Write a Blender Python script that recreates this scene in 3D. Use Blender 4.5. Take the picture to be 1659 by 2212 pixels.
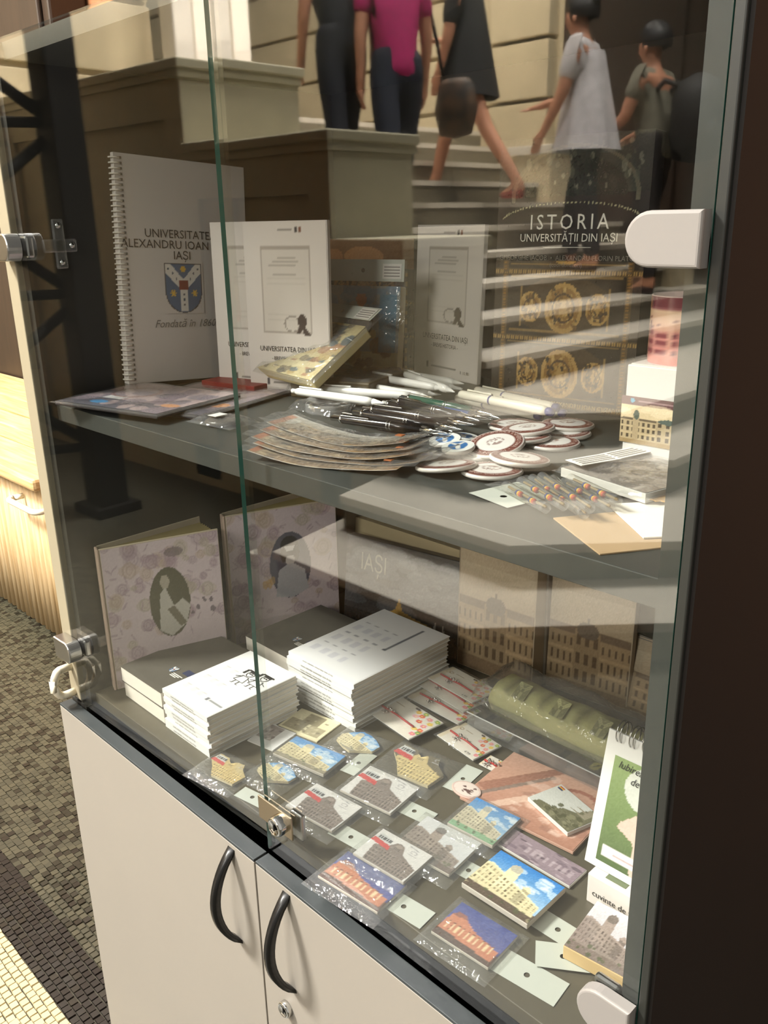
import bpy, bmesh, math, random
import numpy as np
from mathutils import Vector, Matrix
random.seed(7)
for o in list(bpy.data.objects): bpy.data.objects.remove(o)
SC = bpy.context.scene
COL = SC.collection
def srgb(c):
    return tuple((v/255/12.92 if v/255 <= .04045 else ((v/255+.055)/1.055)**2.4) for v in c)
# ------------------------------------------------------------------ camera
F, YAW, PITCH, ROLL = 1870.0, .797, .3261, .0213
CAM = Vector((1.1197, -.4611, 1.4978))
_f = Vector((-math.sin(YAW)*math.cos(PITCH), math.cos(YAW)*math.cos(PITCH), -math.sin(PITCH)))
_r = Vector((math.cos(YAW), math.sin(YAW), 0)); _d = _f.cross(_r)
RIGHT = math.cos(ROLL)*_r + math.sin(ROLL)*_d
DOWN = -math.sin(ROLL)*_r + math.cos(ROLL)*_d
FWD = _f
cam = bpy.data.cameras.new('camera'); camo = bpy.data.objects.new('camera', cam); COL.objects.link(camo)
cam.sensor_fit = 'VERTICAL'; cam.sensor_height = 36; cam.sensor_width = 27
cam.lens = F/2212*36; cam.clip_start = .02
m = Matrix.Identity(4)
for i in range(3):
    m[i][0] = RIGHT[i]; m[i][1] = -DOWN[i]; m[i][2] = -FWD[i]; m[i][3] = CAM[i]
camo.matrix_world = m
SC.camera = camo
# ------------------------------------------------------------------ world and lights
w = bpy.data.worlds.new('hall_daylight'); SC.world = w; w.use_nodes = True
w.node_tree.nodes['Background'].inputs[0].default_value = (1, .95, .87, 1)
w.node_tree.nodes['Background'].inputs[1].default_value = .42
def area(name, loc, target, size, power, col, sy=None):
    l = bpy.data.lights.new(name, 'AREA'); l.shape = 'RECTANGLE'; l.size = size; l.size_y = sy or size
    l.energy = power; l.color = col
    o = bpy.data.objects.new(name, l); COL.objects.link(o); o.location = loc
    o.rotation_euler = (Vector(target)-Vector(loc)).to_track_quat('-Z', 'Y').to_euler()
    return o
area('hall_window_light', (-2.5, -2.75, 5.3), (.3, .1, 1.0), 1.0, 720, (1, .97, .92))
area('stair_window_light', (-.7, -4.7, 5.4), (-1.9, -4.5, 0), 1.7, 260, (1, .95, .86)).data.spread = 2.0
area('added_fill_light', (1.0, -3.5, 2.75), (.35, .3, 1.15), .9, 55, (1, .95, .88))  # unseen fill light, added to brighten the dim cabinet interior
area('landing_window_light', (-3.4, -4.9, 5.6), (-5.6, -4.3, 2.4), 1.6, 950, (1, .92, .80)).data.spread = 2.2
area('desk_lamp_light', (-2.1, .25, 2.5), (-2.2, .8, .6), .35, 18, (1, .89, .70))
SC.view_settings.view_transform = 'Standard'; SC.view_settings.look = 'None'
SC.view_settings.gamma = 1; SC.view_settings.use_curve_mapping = False
SC.view_settings.exposure = .27
SC.cycles.max_bounces = 4; SC.cycles.diffuse_bounces = 2; SC.cycles.glossy_bounces = 2; SC.cycles.transmission_bounces = 2; SC.cycles.transparent_max_bounces = 10
SC.cycles.caustics_reflective = False; SC.cycles.caustics_refractive = False
SC.cycles.use_adaptive_sampling = True; SC.cycles.adaptive_threshold = .1; SC.cycles.adaptive_min_samples = 16
# ------------------------------------------------------------------ helpers
def ray(px, py): return RIGHT*(px-829.5) + DOWN*(py-1106) + FWD*F
def onz(px, py, z):
    r = ray(px, py); return CAM + r*((z-CAM.z)/r.z)
def ony(px, py, y):
    r = ray(px, py); return CAM + r*((y-CAM.y)/r.y)
def onx(px, py, x):
    r = ray(px, py); return CAM + r*((x-CAM.x)/r.x)
MATS = {}
def mat(name, rgb, rough=.5, metal=0, var=0, scale=30, bump=0, rgb2=None, spec=.5, coat=0, trans=0, aniso=None, lin=False):
    if name in MATS: return MATS[name]
    M = bpy.data.materials.new(name); M.use_nodes = True; nt = M.node_tree
    b = nt.nodes['Principled BSDF']
    c = rgb if lin else srgb(rgb)
    b.inputs['Base Color'].default_value = (*c, 1); b.inputs['Roughness'].default_value = rough
    b.inputs['Metallic'].default_value = metal; b.inputs['Specular IOR Level'].default_value = spec
    b.inputs['Coat Weight'].default_value = coat; b.inputs['Coat Roughness'].default_value = .08
    b.inputs['Transmission Weight'].default_value = trans
    if var or rgb2 or bump:
        tc = nt.nodes.new('ShaderNodeTexCoord'); n = nt.nodes.new('ShaderNodeTexNoise')
        n.inputs['Scale'].default_value = scale; n.inputs['Detail'].default_value = 4
        if aniso:
            mp = nt.nodes.new('ShaderNodeMapping'); mp.inputs['Scale'].default_value = aniso
            nt.links.new(tc.outputs['Object'], mp.inputs[0]); nt.links.new(mp.outputs[0], n.inputs[0])
        else: nt.links.new(tc.outputs['Object'], n.inputs[0])
        if var or rgb2:
            r = nt.nodes.new('ShaderNodeValToRGB'); nt.links.new(n.outputs[0], r.inputs[0])
            c2 = srgb(rgb2) if rgb2 else tuple(v*(1-var) for v in c)
            r.color_ramp.elements[0].color = (*c2, 1); r.color_ramp.elements[1].color = (*c, 1)
            r.color_ramp.elements[0].position = .35; r.color_ramp.elements[1].position = .65
            nt.links.new(r.outputs[0], b.inputs['Base Color'])
        if bump:
            bp = nt.nodes.new('ShaderNodeBump'); bp.inputs['Strength'].default_value = bump; bp.inputs['Distance'].default_value = .002
            nt.links.new(n.outputs[0], bp.inputs['Height']); nt.links.new(bp.outputs[0], b.inputs['Normal'])
    MATS[name] = M; return M
def film(name, r0, tint=(1, 1, 1), rough=0.02, haze=0, hazecol=(.9, .9, .9), bump=0):
    """clear pane or plastic film: see-through plus Schlick mirror reflection"""
    if name in MATS: return MATS[name]
    M = bpy.data.materials.new(name); M.use_nodes = True; nt = M.node_tree; nt.nodes.clear()
    out = nt.nodes.new('ShaderNodeOutputMaterial'); tr = nt.nodes.new('ShaderNodeBsdfTransparent'); gl = nt.nodes.new('ShaderNodeBsdfGlossy')
    tr.inputs[0].default_value = (*tint, 1); gl.inputs['Roughness'].default_value = rough
    lw = nt.nodes.new('ShaderNodeLayerWeight'); lw.inputs[0].default_value = .5
    p = nt.nodes.new('ShaderNodeMath'); p.operation = 'POWER'; p.inputs[1].default_value = 5
    a = nt.nodes.new('ShaderNodeMath'); a.operation = 'MULTIPLY_ADD'; a.inputs[1].default_value = 1-r0; a.inputs[2].default_value = r0
    nt.links.new(lw.outputs['Facing'], p.inputs[0]); nt.links.new(p.outputs[0], a.inputs[0])
    mx = nt.nodes.new('ShaderNodeMixShader'); nt.links.new(a.outputs[0], mx.inputs[0])
    base = tr
    if haze:
        df = nt.nodes.new('ShaderNodeBsdfDiffuse'); df.inputs[0].default_value = (*hazecol, 1)
        hm = nt.nodes.new('ShaderNodeMixShader'); hm.inputs[0].default_value = haze
        nt.links.new(tr.outputs[0], hm.inputs[1]); nt.links.new(df.outputs[0], hm.inputs[2]); base = hm
    if bump:
        tc = nt.nodes.new('ShaderNodeTexCoord'); n = nt.nodes.new('ShaderNodeTexNoise'); n.inputs['Scale'].default_value = 45
        n.inputs['Distortion'].default_value = 1.5
        bp = nt.nodes.new('ShaderNodeBump'); bp.inputs['Strength'].default_value = bump; bp.inputs['Distance'].default_value = .006
        nt.links.new(tc.outputs['Object'], n.inputs[0]); nt.links.new(n.outputs[0], bp.inputs['Height'])
        nt.links.new(bp.outputs[0], gl.inputs['Normal'])
    nt.links.new(base.outputs[0], mx.inputs[1]); nt.links.new(gl.outputs[0], mx.inputs[2]); nt.links.new(mx.outputs[0], out.inputs[0])
    MATS[name] = M; return M
def printmat(rough=.45, coat=0, name=None):
    name = name or 'print_%d_%d' % (rough*100, coat*100)
    if name in MATS: return MATS[name]
    M = bpy.data.materials.new(name); M.use_nodes = True; nt = M.node_tree; b = nt.nodes['Principled BSDF']
    at = nt.nodes.new('ShaderNodeVertexColor'); at.layer_name = 'ink'
    nt.links.new(at.outputs[0], b.inputs['Base Color']); b.inputs['Roughness'].default_value = rough
    b.inputs['Coat Weight'].default_value = coat; b.inputs['Coat Roughness'].default_value = .1
    MATS[name] = M; return M
def link(name, me, mats=(), parent=None, loc=None):
    o = bpy.data.objects.new(name, me); COL.objects.link(o)
    if mats and not me.materials:
        for k in (mats if isinstance(mats, (list, tuple)) else [mats]): me.materials.append(k)
    if parent: o.parent = parent
    if loc: o.location = loc
    return o
def tag(o, label, cat, group=None):
    o['label'] = label; o['category'] = cat
    if group: o['group'] = group
    return o
def thing(name, label=None, cat=None, group=None, M=None, loc=None):
    o = bpy.data.objects.new(name, None); COL.objects.link(o); o.empty_display_size = .02
    if label: tag(o, label, cat, group)
    if M is not None: o.matrix_world = M
    if loc: o.location = loc
    return o
def frame(orig, right, up):
    r = Vector(right).normalized(); u = Vector(up); u = (u-r*u.dot(r)).normalized(); n = r.cross(u)
    m = Matrix.Identity(4)
    for i in range(3): m[i][0] = r[i]; m[i][1] = u[i]; m[i][2] = n[i]; m[i][3] = orig[i]
    return m
class MB:
    def __init__(s): s.v = []; s.f = []; s.m = []; s.sm = []
    def add(s, vs, fs, mi=0, smooth=False):
        b = len(s.v); s.v += [tuple(v) for v in vs]; s.f += [[i+b for i in f] for f in fs]; s.m += [mi]*len(fs); s.sm += [smooth]*len(fs); return s
    def box(s, x0, x1, y0, y1, z0, z1, mi=0, bev=0):
        if bev:
            bm = bmesh.new(); bmesh.ops.create_cube(bm, size=1)
            for v in bm.verts: v.co = ((x0+x1)/2+v.co.x*(x1-x0), (y0+y1)/2+v.co.y*(y1-y0), (z0+z1)/2+v.co.z*(z1-z0))
            bmesh.ops.bevel(bm, geom=bm.edges[:], offset=bev, segments=2, affect='EDGES', profile=.5)
            bm.verts.index_update(); s.add([v.co for v in bm.verts], [[v.index for v in f.verts] for f in bm.faces], mi); bm.free(); return s
        return s.add([(x0,y0,z0),(x1,y0,z0),(x1,y1,z0),(x0,y1,z0),(x0,y0,z1),(x1,y0,z1),(x1,y1,z1),(x0,y1,z1)],
                     [(0,3,2,1),(4,5,6,7),(0,1,5,4),(1,2,6,5),(2,3,7,6),(3,0,4,7)], mi)
    def prism(s, pts, z0, z1, mi=0):
        n = len(pts)
        if sum(pts[i][0]*pts[(i+1) % n][1]-pts[(i+1) % n][0]*pts[i][1] for i in range(n)) < 0: pts = pts[::-1]
        return s.add([(*p, z0) for p in pts]+[(*p, z1) for p in pts],
              [list(range(n))[::-1], list(range(n, 2*n))]+[(i, (i+1) % n, n+(i+1) % n, n+i) for i in range(n)], mi)
    def lathe(s, prof, n=24, mi=0, M=None, caps=True):
        vs = []; fs = []
        for (r, z) in prof:
            for k in range(n):
                a = 2*math.pi*k/n; vs.append(Vector((r*math.cos(a), r*math.sin(a), z)))
        for i in range(len(prof)-1):
            for k in range(n): fs.append((i*n+k, i*n+(k+1) % n, (i+1)*n+(k+1) % n, (i+1)*n+k))
        if caps: fs.append(list(range(n))[::-1]); fs.append([(len(prof)-1)*n+k for k in range(n)])
        if M is not None: vs = [M @ v for v in vs]
        return s.add(vs, fs, mi, True)
    def tube(s, path, r, n=8, mi=0, closed=False):
        P = [Vector(p) for p in path]; vs = []; fs = []; L = len(P); prev = None
        for i, p in enumerate(P):
            t = (P[(i+1) % L]-P[i-1]) if closed else (P[min(i+1, L-1)]-P[max(i-1, 0)])
            t.normalize()
            a = prev if prev is not None else (Vector((0, 0, 1)) if abs(t.z) < .9 else Vector((1, 0, 0)))
            u = (a-t*a.dot(t)).normalized(); prev = u; v = t.cross(u); rr = r[i] if isinstance(r, (list, tuple)) else r
            for k in range(n):
                an = 2*math.pi*k/n; vs.append(p+u*rr*math.cos(an)+v*rr*math.sin(an))
        for i in range(L if closed else L-1):
            j = (i+1) % L
            for k in range(n): fs.append((i*n+k, i*n+(k+1) % n, j*n+(k+1) % n, j*n+k))
        if not closed: fs.append(list(range(n))[::-1]); fs.append([(L-1)*n+k for k in range(n)])
        return s.add(vs, fs, mi, True)
    def mesh(s, name, mats=()):
        me = bpy.data.meshes.new(name); me.from_pydata(s.v, [], s.f); me.update()
        for k in (mats if isinstance(mats, (list, tuple)) else [mats]): me.materials.append(k)
        me.polygons.foreach_set('material_index', s.m); me.polygons.foreach_set('use_smooth', s.sm)
        return me
    def build(s, name, mats, parent=None, loc=None): return link(name, s.mesh(name, mats), (), parent, loc)
def copy_tree(o, parent=None):
    c = o.copy(); COL.objects.link(c); c.parent = parent
    for ch in o.children:
        copy_tree(ch, c)
    return c
def plate(pts, t, mats, name, parent):
    return MB().prism(pts, 0, t).build(name, mats, parent)
def rbox2d(w, h, r, n=4):
    out = []
    for cx, cy, a0 in ((w/2-r, h/2-r, 0), (-w/2+r, h/2-r, 90), (-w/2+r, -h/2+r, 180), (w/2-r, -h/2+r, 270)):
        for k in range(n+1):
            a = math.radians(a0+90*k/n); out.append((cx+r*math.cos(a), cy+r*math.sin(a)))
    return out
# text becomes mesh
_TC = {}
def text_mesh(s, size, shear=0, sx=1, align='CENTER', space=1):
    k = (s, size, shear, sx, align, space)
    if k in _TC: return _TC[k]
    c = bpy.data.curves.new('lettering', 'FONT'); c.body = s; c.size = size; c.shear = shear; c.align_x = align
    c.align_y = 'CENTER'; c.space_character = space; c.resolution_u = 2; c.fill_mode = 'FRONT'
    o = bpy.data.objects.new('tmp', c); COL.objects.link(o)
    dg = bpy.context.evaluated_depsgraph_get(); me = bpy.data.meshes.new_from_object(o.evaluated_get(dg))
    bpy.data.objects.remove(o)
    if sx != 1: me.transform(Matrix.Diagonal((sx, 1, 1, 1)))
    me.name = 'lettering'; _TC[k] = me; return me
def text(s, size, x, y, z, m_, parent, **kw):
    me = text_mesh(s, size, **kw).copy(); me.materials.clear(); me.materials.append(m_)
    return link('lettering', me, (), parent, (x, y, z))
# painted print: a small raster drawn here and carried by the mesh of the print
class Cv:
    def __init__(s, w, h, bg):
        s.w = w; s.h = h; s.a = np.zeros((h, w, 3)); s.a[:] = bg
        s.U, s.V = np.meshgrid((np.arange(w)+.5)/w, 1-(np.arange(h)+.5)/h)
        s.rng = np.random.RandomState(3)
    def put(s, mask, c, al=1): s.a[mask] = s.a[mask]*(1-al)+np.array(c, float)*al; return s
    def rect(s, u0, v0, u1, v1, c, al=1): return s.put((s.U >= u0) & (s.U < u1) & (s.V >= v0) & (s.V < v1), c, al)
    def ell(s, cu, cv, ru, rv, c, al=1): return s.put(((s.U-cu)/ru)**2+((s.V-cv)/rv)**2 <= 1, c, al)
    def ring(s, cu, cv, ru, rv, t, c, al=1):
        d = ((s.U-cu)/ru)**2+((s.V-cv)/rv)**2; return s.put((d <= 1) & (d >= (1-t)**2), c, al)
    def poly(s, pts, c, al=1):
        ins = np.zeros(s.U.shape, bool); n = len(pts)
        for i in range(n):
            x0, y0 = pts[i]; x1, y1 = pts[(i+1) % n]
            if y0 == y1: continue
            cr = ((y0 > s.V) != (y1 > s.V)) & (s.U < (x1-x0)*(s.V-y0)/(y1-y0)+x0); ins ^= cr
        return s.put(ins, c, al)
    def line(s, u0, v0, u1, v1, t, c, al=1):
        asp = s.h/s.w; dx = u1-u0; dy = (v1-v0)*asp; L = dx*dx+dy*dy+1e-9
        k = np.clip(((s.U-u0)*dx+(s.V-v0)*asp*dy)/L, 0, 1)
        return s.put((s.U-u0-k*dx)**2+((s.V-v0)*asp-k*dy)**2 <= t*t, c, al)
    def grad(s, c0, c1, v0=0, v1=1):
        k = np.clip((s.V-v0)/(v1-v0), 0, 1)[..., None]; m_ = (s.V >= v0) & (s.V <= v1)
        g = np.array(c0)*(1-k)+np.array(c1)*k; s.a[m_] = g[m_]; return s
    def cloud(s, c, n=14, box=(0, .5, 1, 1), sz=.09, al=.6):
        for _ in range(n):
            s.ell(s.rng.uniform(box[0], box[2]), s.rng.uniform(box[1], box[3]), s.rng.uniform(.4, 1)*sz*1.6, s.rng.uniform(.4, 1)*sz, c, al)
        return s
    def noise(s, a): s.a += s.rng.normal(0, a, s.a.shape[:2])[..., None]; return s
    def blotch(s, cols, n, box=(0, 0, 1, 1), sz=(.02, .06), al=.7):
        for _ in range(n):
            r = s.rng.uniform(*sz); c = cols[s.rng.randint(len(cols))]
            s.ell(s.rng.uniform(box[0], box[2]), s.rng.uniform(box[1], box[3]), r, r*s.rng.uniform(.5, 1.3), c, al)
        return s
    def grid(s, u0, v0, u1, v1, nx, ny, fx, fy, c, al=1):
        for i in range(nx):
            for j in range(ny):
                a = u0+(u1-u0)*(i+.5-fx/2)/nx; b = v0+(v1-v0)*(j+.5-fy/2)/ny
                s.rect(a, b, a+(u1-u0)*fx/nx, b+(v1-v0)*fy/ny, c, al)
        return s
def _ink(me, cols):
    cols = np.clip(cols, 0, 255)/255; lin = np.where(cols <= .04045, cols/12.92, ((cols+.055)/1.055)**2.4)
    at = me.color_attributes.new('ink', 'FLOAT_COLOR', 'POINT')
    at.data.foreach_set('color', np.concatenate([lin, np.ones((len(lin), 1))], 1).astype(np.float32).ravel())
def pic_mesh(name, cv, w, h, m_, fz=None):
    H, W = cv.h, cv.w; xs = np.linspace(-w/2, w/2, W); ys = np.linspace(h/2, -h/2, H)
    X, Y = np.meshgrid(xs, ys); Z = np.zeros_like(X) if fz is None else fz(X, Y)
    co = np.stack([X, Y, Z], -1).reshape(-1, 3)
    idx = np.arange(H*W).reshape(H, W); q = np.stack([idx[1:, :-1], idx[1:, 1:], idx[:-1, 1:], idx[:-1, :-1]], -1).reshape(-1, 4)
    me = bpy.data.meshes.new(name); me.from_pydata(co.tolist(), [], q.tolist()); me.update()
    _ink(me, cv.a.reshape(-1, 3)); me.materials.append(m_)
    me.polygons.foreach_set('use_smooth', [True]*len(me.polygons)); return me
def pic(name, cv, w, h, parent, x=0, y=0, z=0, m_=None, fz=None):
    return link(name, pic_mesh(name, cv, w, h, m_ or printmat(), fz), (), parent, (x, y, z))
def disc_mesh(name, cv, r, m_, dome=0, n=40, rings=14):
    vs = [(0, 0, dome)]; cols = []; fs = []
    def smp(u, v): return cv.a[min(cv.h-1, max(0, int((1-v)*cv.h))), min(cv.w-1, max(0, int(u*cv.w)))]
    cols.append(smp(.5, .5))
    for i in range(1, rings+1):
        t = i/rings
        for k in range(n):
            a = 2*math.pi*k/n; vs.append((r*t*math.cos(a), r*t*math.sin(a), dome*(1-t*t)))
            cols.append(smp(.5+.5*t*math.cos(a), .5+.5*t*math.sin(a)))
    for k in range(n): fs.append((0, 1+k, 1+(k+1) % n))
    for i in range(rings-1):
        for k in range(n): fs.append((1+i*n+k, 1+(i+1)*n+k, 1+(i+1)*n+(k+1) % n, 1+i*n+(k+1) % n))
    me = bpy.data.meshes.new(name); me.from_pydata(vs, [], fs); me.update(); _ink(me, np.array(cols)); me.materials.append(m_)
    me.polygons.foreach_set('use_smooth', [True]*len(fs)); return me
def struct(o): o['kind'] = 'structure'; return o
# ------------------------------------------------------------------ materials of the place
GREY = mat('grey_laminate', (63, 65, 61), .42, var=.08, scale=60)
GREYD = mat('dark_grey_edge', (54, 59, 60), .45)
CREAM = mat('cream_laminate', (155, 148, 137), .5, var=.02, scale=8)
BROWN = mat('dark_brown_cladding', (25, 18, 13), .7, var=.15, scale=12)
BLACK = mat('black_plastic', (22, 21, 20), .35)
CHROME = mat('polished_chrome', (225, 225, 222), .08, 1)
STEEL = mat('brushed_steel', (190, 188, 184), .28, 1)
HWHITE = mat('satin_hinge_cover', (148, 143, 138), .35)
STONE = mat('beige_stone', (206, 190, 158), .75, var=.12, scale=5, bump=.2)
STONEG = mat('grey_parapet_stone', (176, 168, 142), .7, var=.1, scale=14, bump=.15)
MARBLE = mat('pale_marble', (206, 198, 184), .45, var=.08, scale=6)
WHITEST = mat('white_plaster', (240, 232, 220), .7)
DWOOD = mat('dark_wood_panel', (50, 36, 25), .5, var=.25, scale=6, aniso=(8, 1, 1))
IRON = mat('dark_iron', (18, 14, 12), .6, spec=.2)
LWOOD = mat('light_oak', (222, 192, 142), .5, rgb2=(200, 164, 112), scale=10, aniso=(.6, 6, 14))
LWOOD2 = mat('light_oak_slat', (216, 190, 148), .55, rgb2=(190, 158, 112), scale=9, aniso=(9, 9, .5))
PANE = film('cabinet_glass', .07, tint=(.98, .992, .985))
GEDGE = mat('green_glass_edge', (70, 132, 116), .12, spec=.8)
# ------------------------------------------------------------------ floor with mosaic
def mosaic_mat():
    M = bpy.data.materials.new('mosaic_far'); M.use_nodes = True; nt = M.node_tree; b = nt.nodes['Principled BSDF']
    tc = nt.nodes.new('ShaderNodeTexCoord'); br = nt.nodes.new('ShaderNodeTexBrick')
    br.inputs['Scale'].default_value = 1; br.inputs['Brick Width'].default_value = .018; br.inputs['Row Height'].default_value = .018
    br.inputs['Mortar Size'].default_value = .0012; br.offset = .5
    br.inputs['Color1'].default_value = (*srgb((70, 67, 53)), 1); br.inputs['Color2'].default_value = (*srgb((48, 45, 35)), 1)
    br.inputs['Mortar'].default_value = (*srgb((72, 69, 58)), 1)
    nt.links.new(tc.outputs['Object'], br.inputs[0]); nt.links.new(br.outputs[0], b.inputs['Base Color'])
    b.inputs['Roughness'].default_value = .45
    return M
fl = struct(MB().box(-9, 4, -7, 2, -.1, 0).build('floor', mosaic_mat()))
TM = [mat('tessera_olive', (71, 68, 54), .4), mat('tessera_grey', (62, 60, 48), .4), mat('tessera_dark', (40, 37, 28), .4),
      mat('tessera_black', (28, 23, 20), .4), mat('tessera_cream', (190, 176, 138), .45), mat('tessera_brown', (36, 31, 24), .4)]
rt = random.Random(5); tiles = []; P = .0175
ny = int(1.25/P)
for j in range(ny):
    y = -.42+j*P
    for i in range(int(2.5/P)):
        x = -2.52+i*P+(P/2 if j % 2 else 0)
        if x > -.045: continue
        if y > .1: k = rt.choices([0, 1, 2, 5], [5, 4, 2, 1.2])[0]
        elif y > -.012: k = rt.choices([3, 5], [4, 1])[0]
        elif y > -.108: k = 4
        elif y > -.2: k = rt.choices([3, 5], [3, 1])[0]
        else: k = rt.choices([0, 1, 2], [3, 3, 2])[0]
        p = Vector((x, y, 0)); v = p-CAM; dz = v.dot(FWD); px = 829.5+F*v.dot(RIGHT)/dz; py = 1106+F*v.dot(DOWN)/dz
        vis = 0 < px < 150+.141*(py-1537) and py < 2212
        tiles.append((not vis, v.length, x, y, k))
tiles.sort(key=lambda t: t[:2])
tm = []
for k in range(6):
    h = P/2-.0007; tm.append(MB().add([(-h,-h,0),(h,-h,0),(h,h,0),(-h,h,0),(-h+.001,-h+.001,.004),(h-.001,-h+.001,.004),(h-.001,h-.001,.004),(-h+.001,h-.001,.004)],
        [(4,5,6,7),(0,1,5,4),(1,2,6,5),(2,3,7,6),(3,0,4,7)]).mesh('tessera', TM[k]))
rest = MB()
for n, (nv, d, x, y, k) in enumerate(tiles):
    jx, jy, a, dz = rt.uniform(-.0006, .0006), rt.uniform(-.0006, .0006), rt.uniform(-.05, .05), rt.uniform(-.0012, .0004)
    if n < 300:
        o = link('tessera', tm[k], (), fl, (x+jx, y+jy, dz)); o.rotation_euler = (rt.uniform(-.03, .03), rt.uniform(-.03, .03), a)
    else:
        h = P/2-.0007; c, s_ = math.cos(a), math.sin(a)
        q = [(x+jx+c*u*h-s_*v_*h, y+jy+s_*u*h+c*v_*h) for u, v_ in ((-1,-1),(1,-1),(1,1),(-1,1))]
        rest.add([(*p, 0) for p in q]+[(*p, .004+dz) for p in q], [(4,5,6,7),(0,1,5,4),(1,2,6,5),(2,3,7,6),(3,0,4,7)], k)
ro = rest.build('tesserae', TM, fl); ro['kind'] = 'stuff'
# ------------------------------------------------------------------ walls
def courses(parent, x0, x1, y0, y1, z0, z1, hgt, gap, axis, m_):
    z = z0
    while z < z1:
        t = min(z+hgt-gap, z1); MB().box(x0, x1, y0, y1, z, t, 0, .008).build('stone_course', m_, parent); z += hgt
wf = struct(MB().box(-9, -3.55, -6.55, -6.3, 0, 5).build('wall_far', STONE))
courses(wf, -9, -4.25, -6.31, -6.25, .1, 4.9, .47, .035, 0, STONE)
courses(wf, -4.22, -3.6, -6.31, -6.16, .1, 4.9, .47, .035, 0, STONE)
wd = struct(MB().box(-3.55, 4, -6.55, -6.3, 0, 5).build('wall_wood', DWOOD))
for i in range(6):
    MB().box(-3.4+i*1.1, -2.45+i*1.1, -6.31, -6.26, .3, 4.6, 0, .02).build('wood_panel', DWOOD, wd)
we_x = -5.1
yE = onx(402, 60, we_x).y
we = struct(MB().box(we_x-.3, we_x, -yE, .9, 0, 5).build('wall_end', STONE))
courses(we, we_x-.02, we_x+.04, -yE, .85, .05, 4.9, .5, .04, 1, STONE)
wb = struct(MB().box(-7, 3, 1.35, 1.5, 0, 4.2).build('wall_back', mat('ochre_wall', (160, 108, 72), .8, var=.1, scale=4)))
for i in range(40):
    pass
# ------------------------------------------------------------------ staircase (behind the camera, seen mirrored in the glass)
st = thing('staircase', 'pale marble staircase with stepped stone parapet mirrored in the cabinet glass', 'staircase', loc=(0, 0, 0))
YN = {1: 1.63, 2: 2.02, 3: 2.38, 4: 2.425}; XC = {1: -.63, 2: -.76, 3: -1.2, 4: -1.5}
for i in range(1, 15):
    xn = -.18-.3*i; zt = .16*i; xe = xn-.34 if i < 14 else -9
    if i in YN:
        y0 = YN[i]; xc = XC[i]; q = min(.62, 1.2)
        pts = [(-1.69 if i < 4 else -1.69, -y0), (xc, -y0), (xc+q*.95, -(y0+q)), (xc+q*.95, -6.3), (xe if i == 4 else -2.6, -6.3)]
        pts2 = pts
    else: pts2 = [(xn, -3.0), (xe, -3.0), (xe, -6.3), (xn, -6.3)]
    sm = MB().prism(pts2, zt-.16, zt-.035).build('riser', mat('riser_stone_shaded', (112, 104, 86), .7), st)  # shade painted into the colour so risers stay darker than the lit treads
    # tread slab with a slight nosing
    def grow(p, e): return [(x_+(e if x_ > -4 and x_ > xe+.02 else 0), y_+(e if y_ > -3.01 and i < 5 else 0)) for x_, y_ in p]
    MB().prism(grow(pts2, .02), zt-.035, zt).build('step', MARBLE, st)
for (xr, xl, zt, zb_) in ((-1.69, -2.166, 1.415, 0), (-2.166, -3.05, 1.90, 0), (-3.05, -5.06, 2.31, 0)):
    bl = MB().box(xl, xr, -3.0, -2.46, zb_, zt-.09).build('parapet_block', STONEG, st)
    MB().box(xl, xr+.03, -3.03, -2.40, zt-.05, zt, 0, .008).box(xl, xr+.015, -3.015, -2.415, zt-.09, zt-.05).build('cap', STONEG, bl)
    a, b = xl+.0, xr
    MB().box(a, b, -2.46, -2.43, zt-.28, zt-.09).box(b-.16, b, -2.46, -2.43, .05, zt-.28).box(a, a+.08, -2.46, -2.43, .05, zt-.28).box(a, b, -2.46, -2.43, 0, .25).build('panel_frame', STONEG, bl)
# white pillars on the landing and far handrail
for col, x_ in ((462, -4.5), (505, -4.7)):
    Pp = onx(col, 60, x_)
    t = thing('landing_pillar', 'white square pillar on the landing, %s of two' % ('nearer' if col == 462 else 'farther'), 'pillar', 'landing pillars', loc=(x_, -Pp.y, 2.24))
    MB().box(-.08, .08, -.08, .08, .06, 2.3, 0, .01).build('shaft', WHITEST, t)
    MB().box(-.115, .115, -.115, .115, 0, .1, 0, .012).build('base', WHITEST, t)
for (xr, xl, zt) in ((-3.35, -3.75, 2.05), (-2.2, -2.7, 1.35)):
    bl = MB().box(xl, xr, -6.28, -5.9, 0, zt-.07).build('far_pedestal', STONE, st)
    MB().box(xl-.02, xr+.03, -6.29, -5.86, zt-.07, zt, 0, .008).build('cap', MARBLE, bl)
# dark lattice gate
G = onz(300, 1095, 0); gx, gy = G.x, -G.y
gt = thing('lattice_gate', 'dark iron lattice gate with thick post standing on the hall floor', 'gate', loc=(gx, gy, 0))
MB().box(-.085, .085, -.085, .085, .03, 3.6, 0, .01).box(-.13, .13, -.13, .13, 0, .05).build('post', IRON, gt)
dx, dy = -.45, .95
MB().box(dx-.07, dx+.07, dy-.07, dy+.07, .0, 3.6, 0, .01).build('post', IRON, gt)
for k in range(4):
    z0 = .35+k*.8
    MB().tube([(0, 0, z0), (dx, dy, z0+.8)], .028, 6).build('brace', IRON, gt)
    MB().tube([(0, 0, z0+.8), (dx, dy, z0)], .028, 6).build('brace', IRON, gt)
    MB().tube([(0, 0, z0+.02), (dx, dy, z0+.02)], .025, 6).build('rail', IRON, gt)
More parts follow.
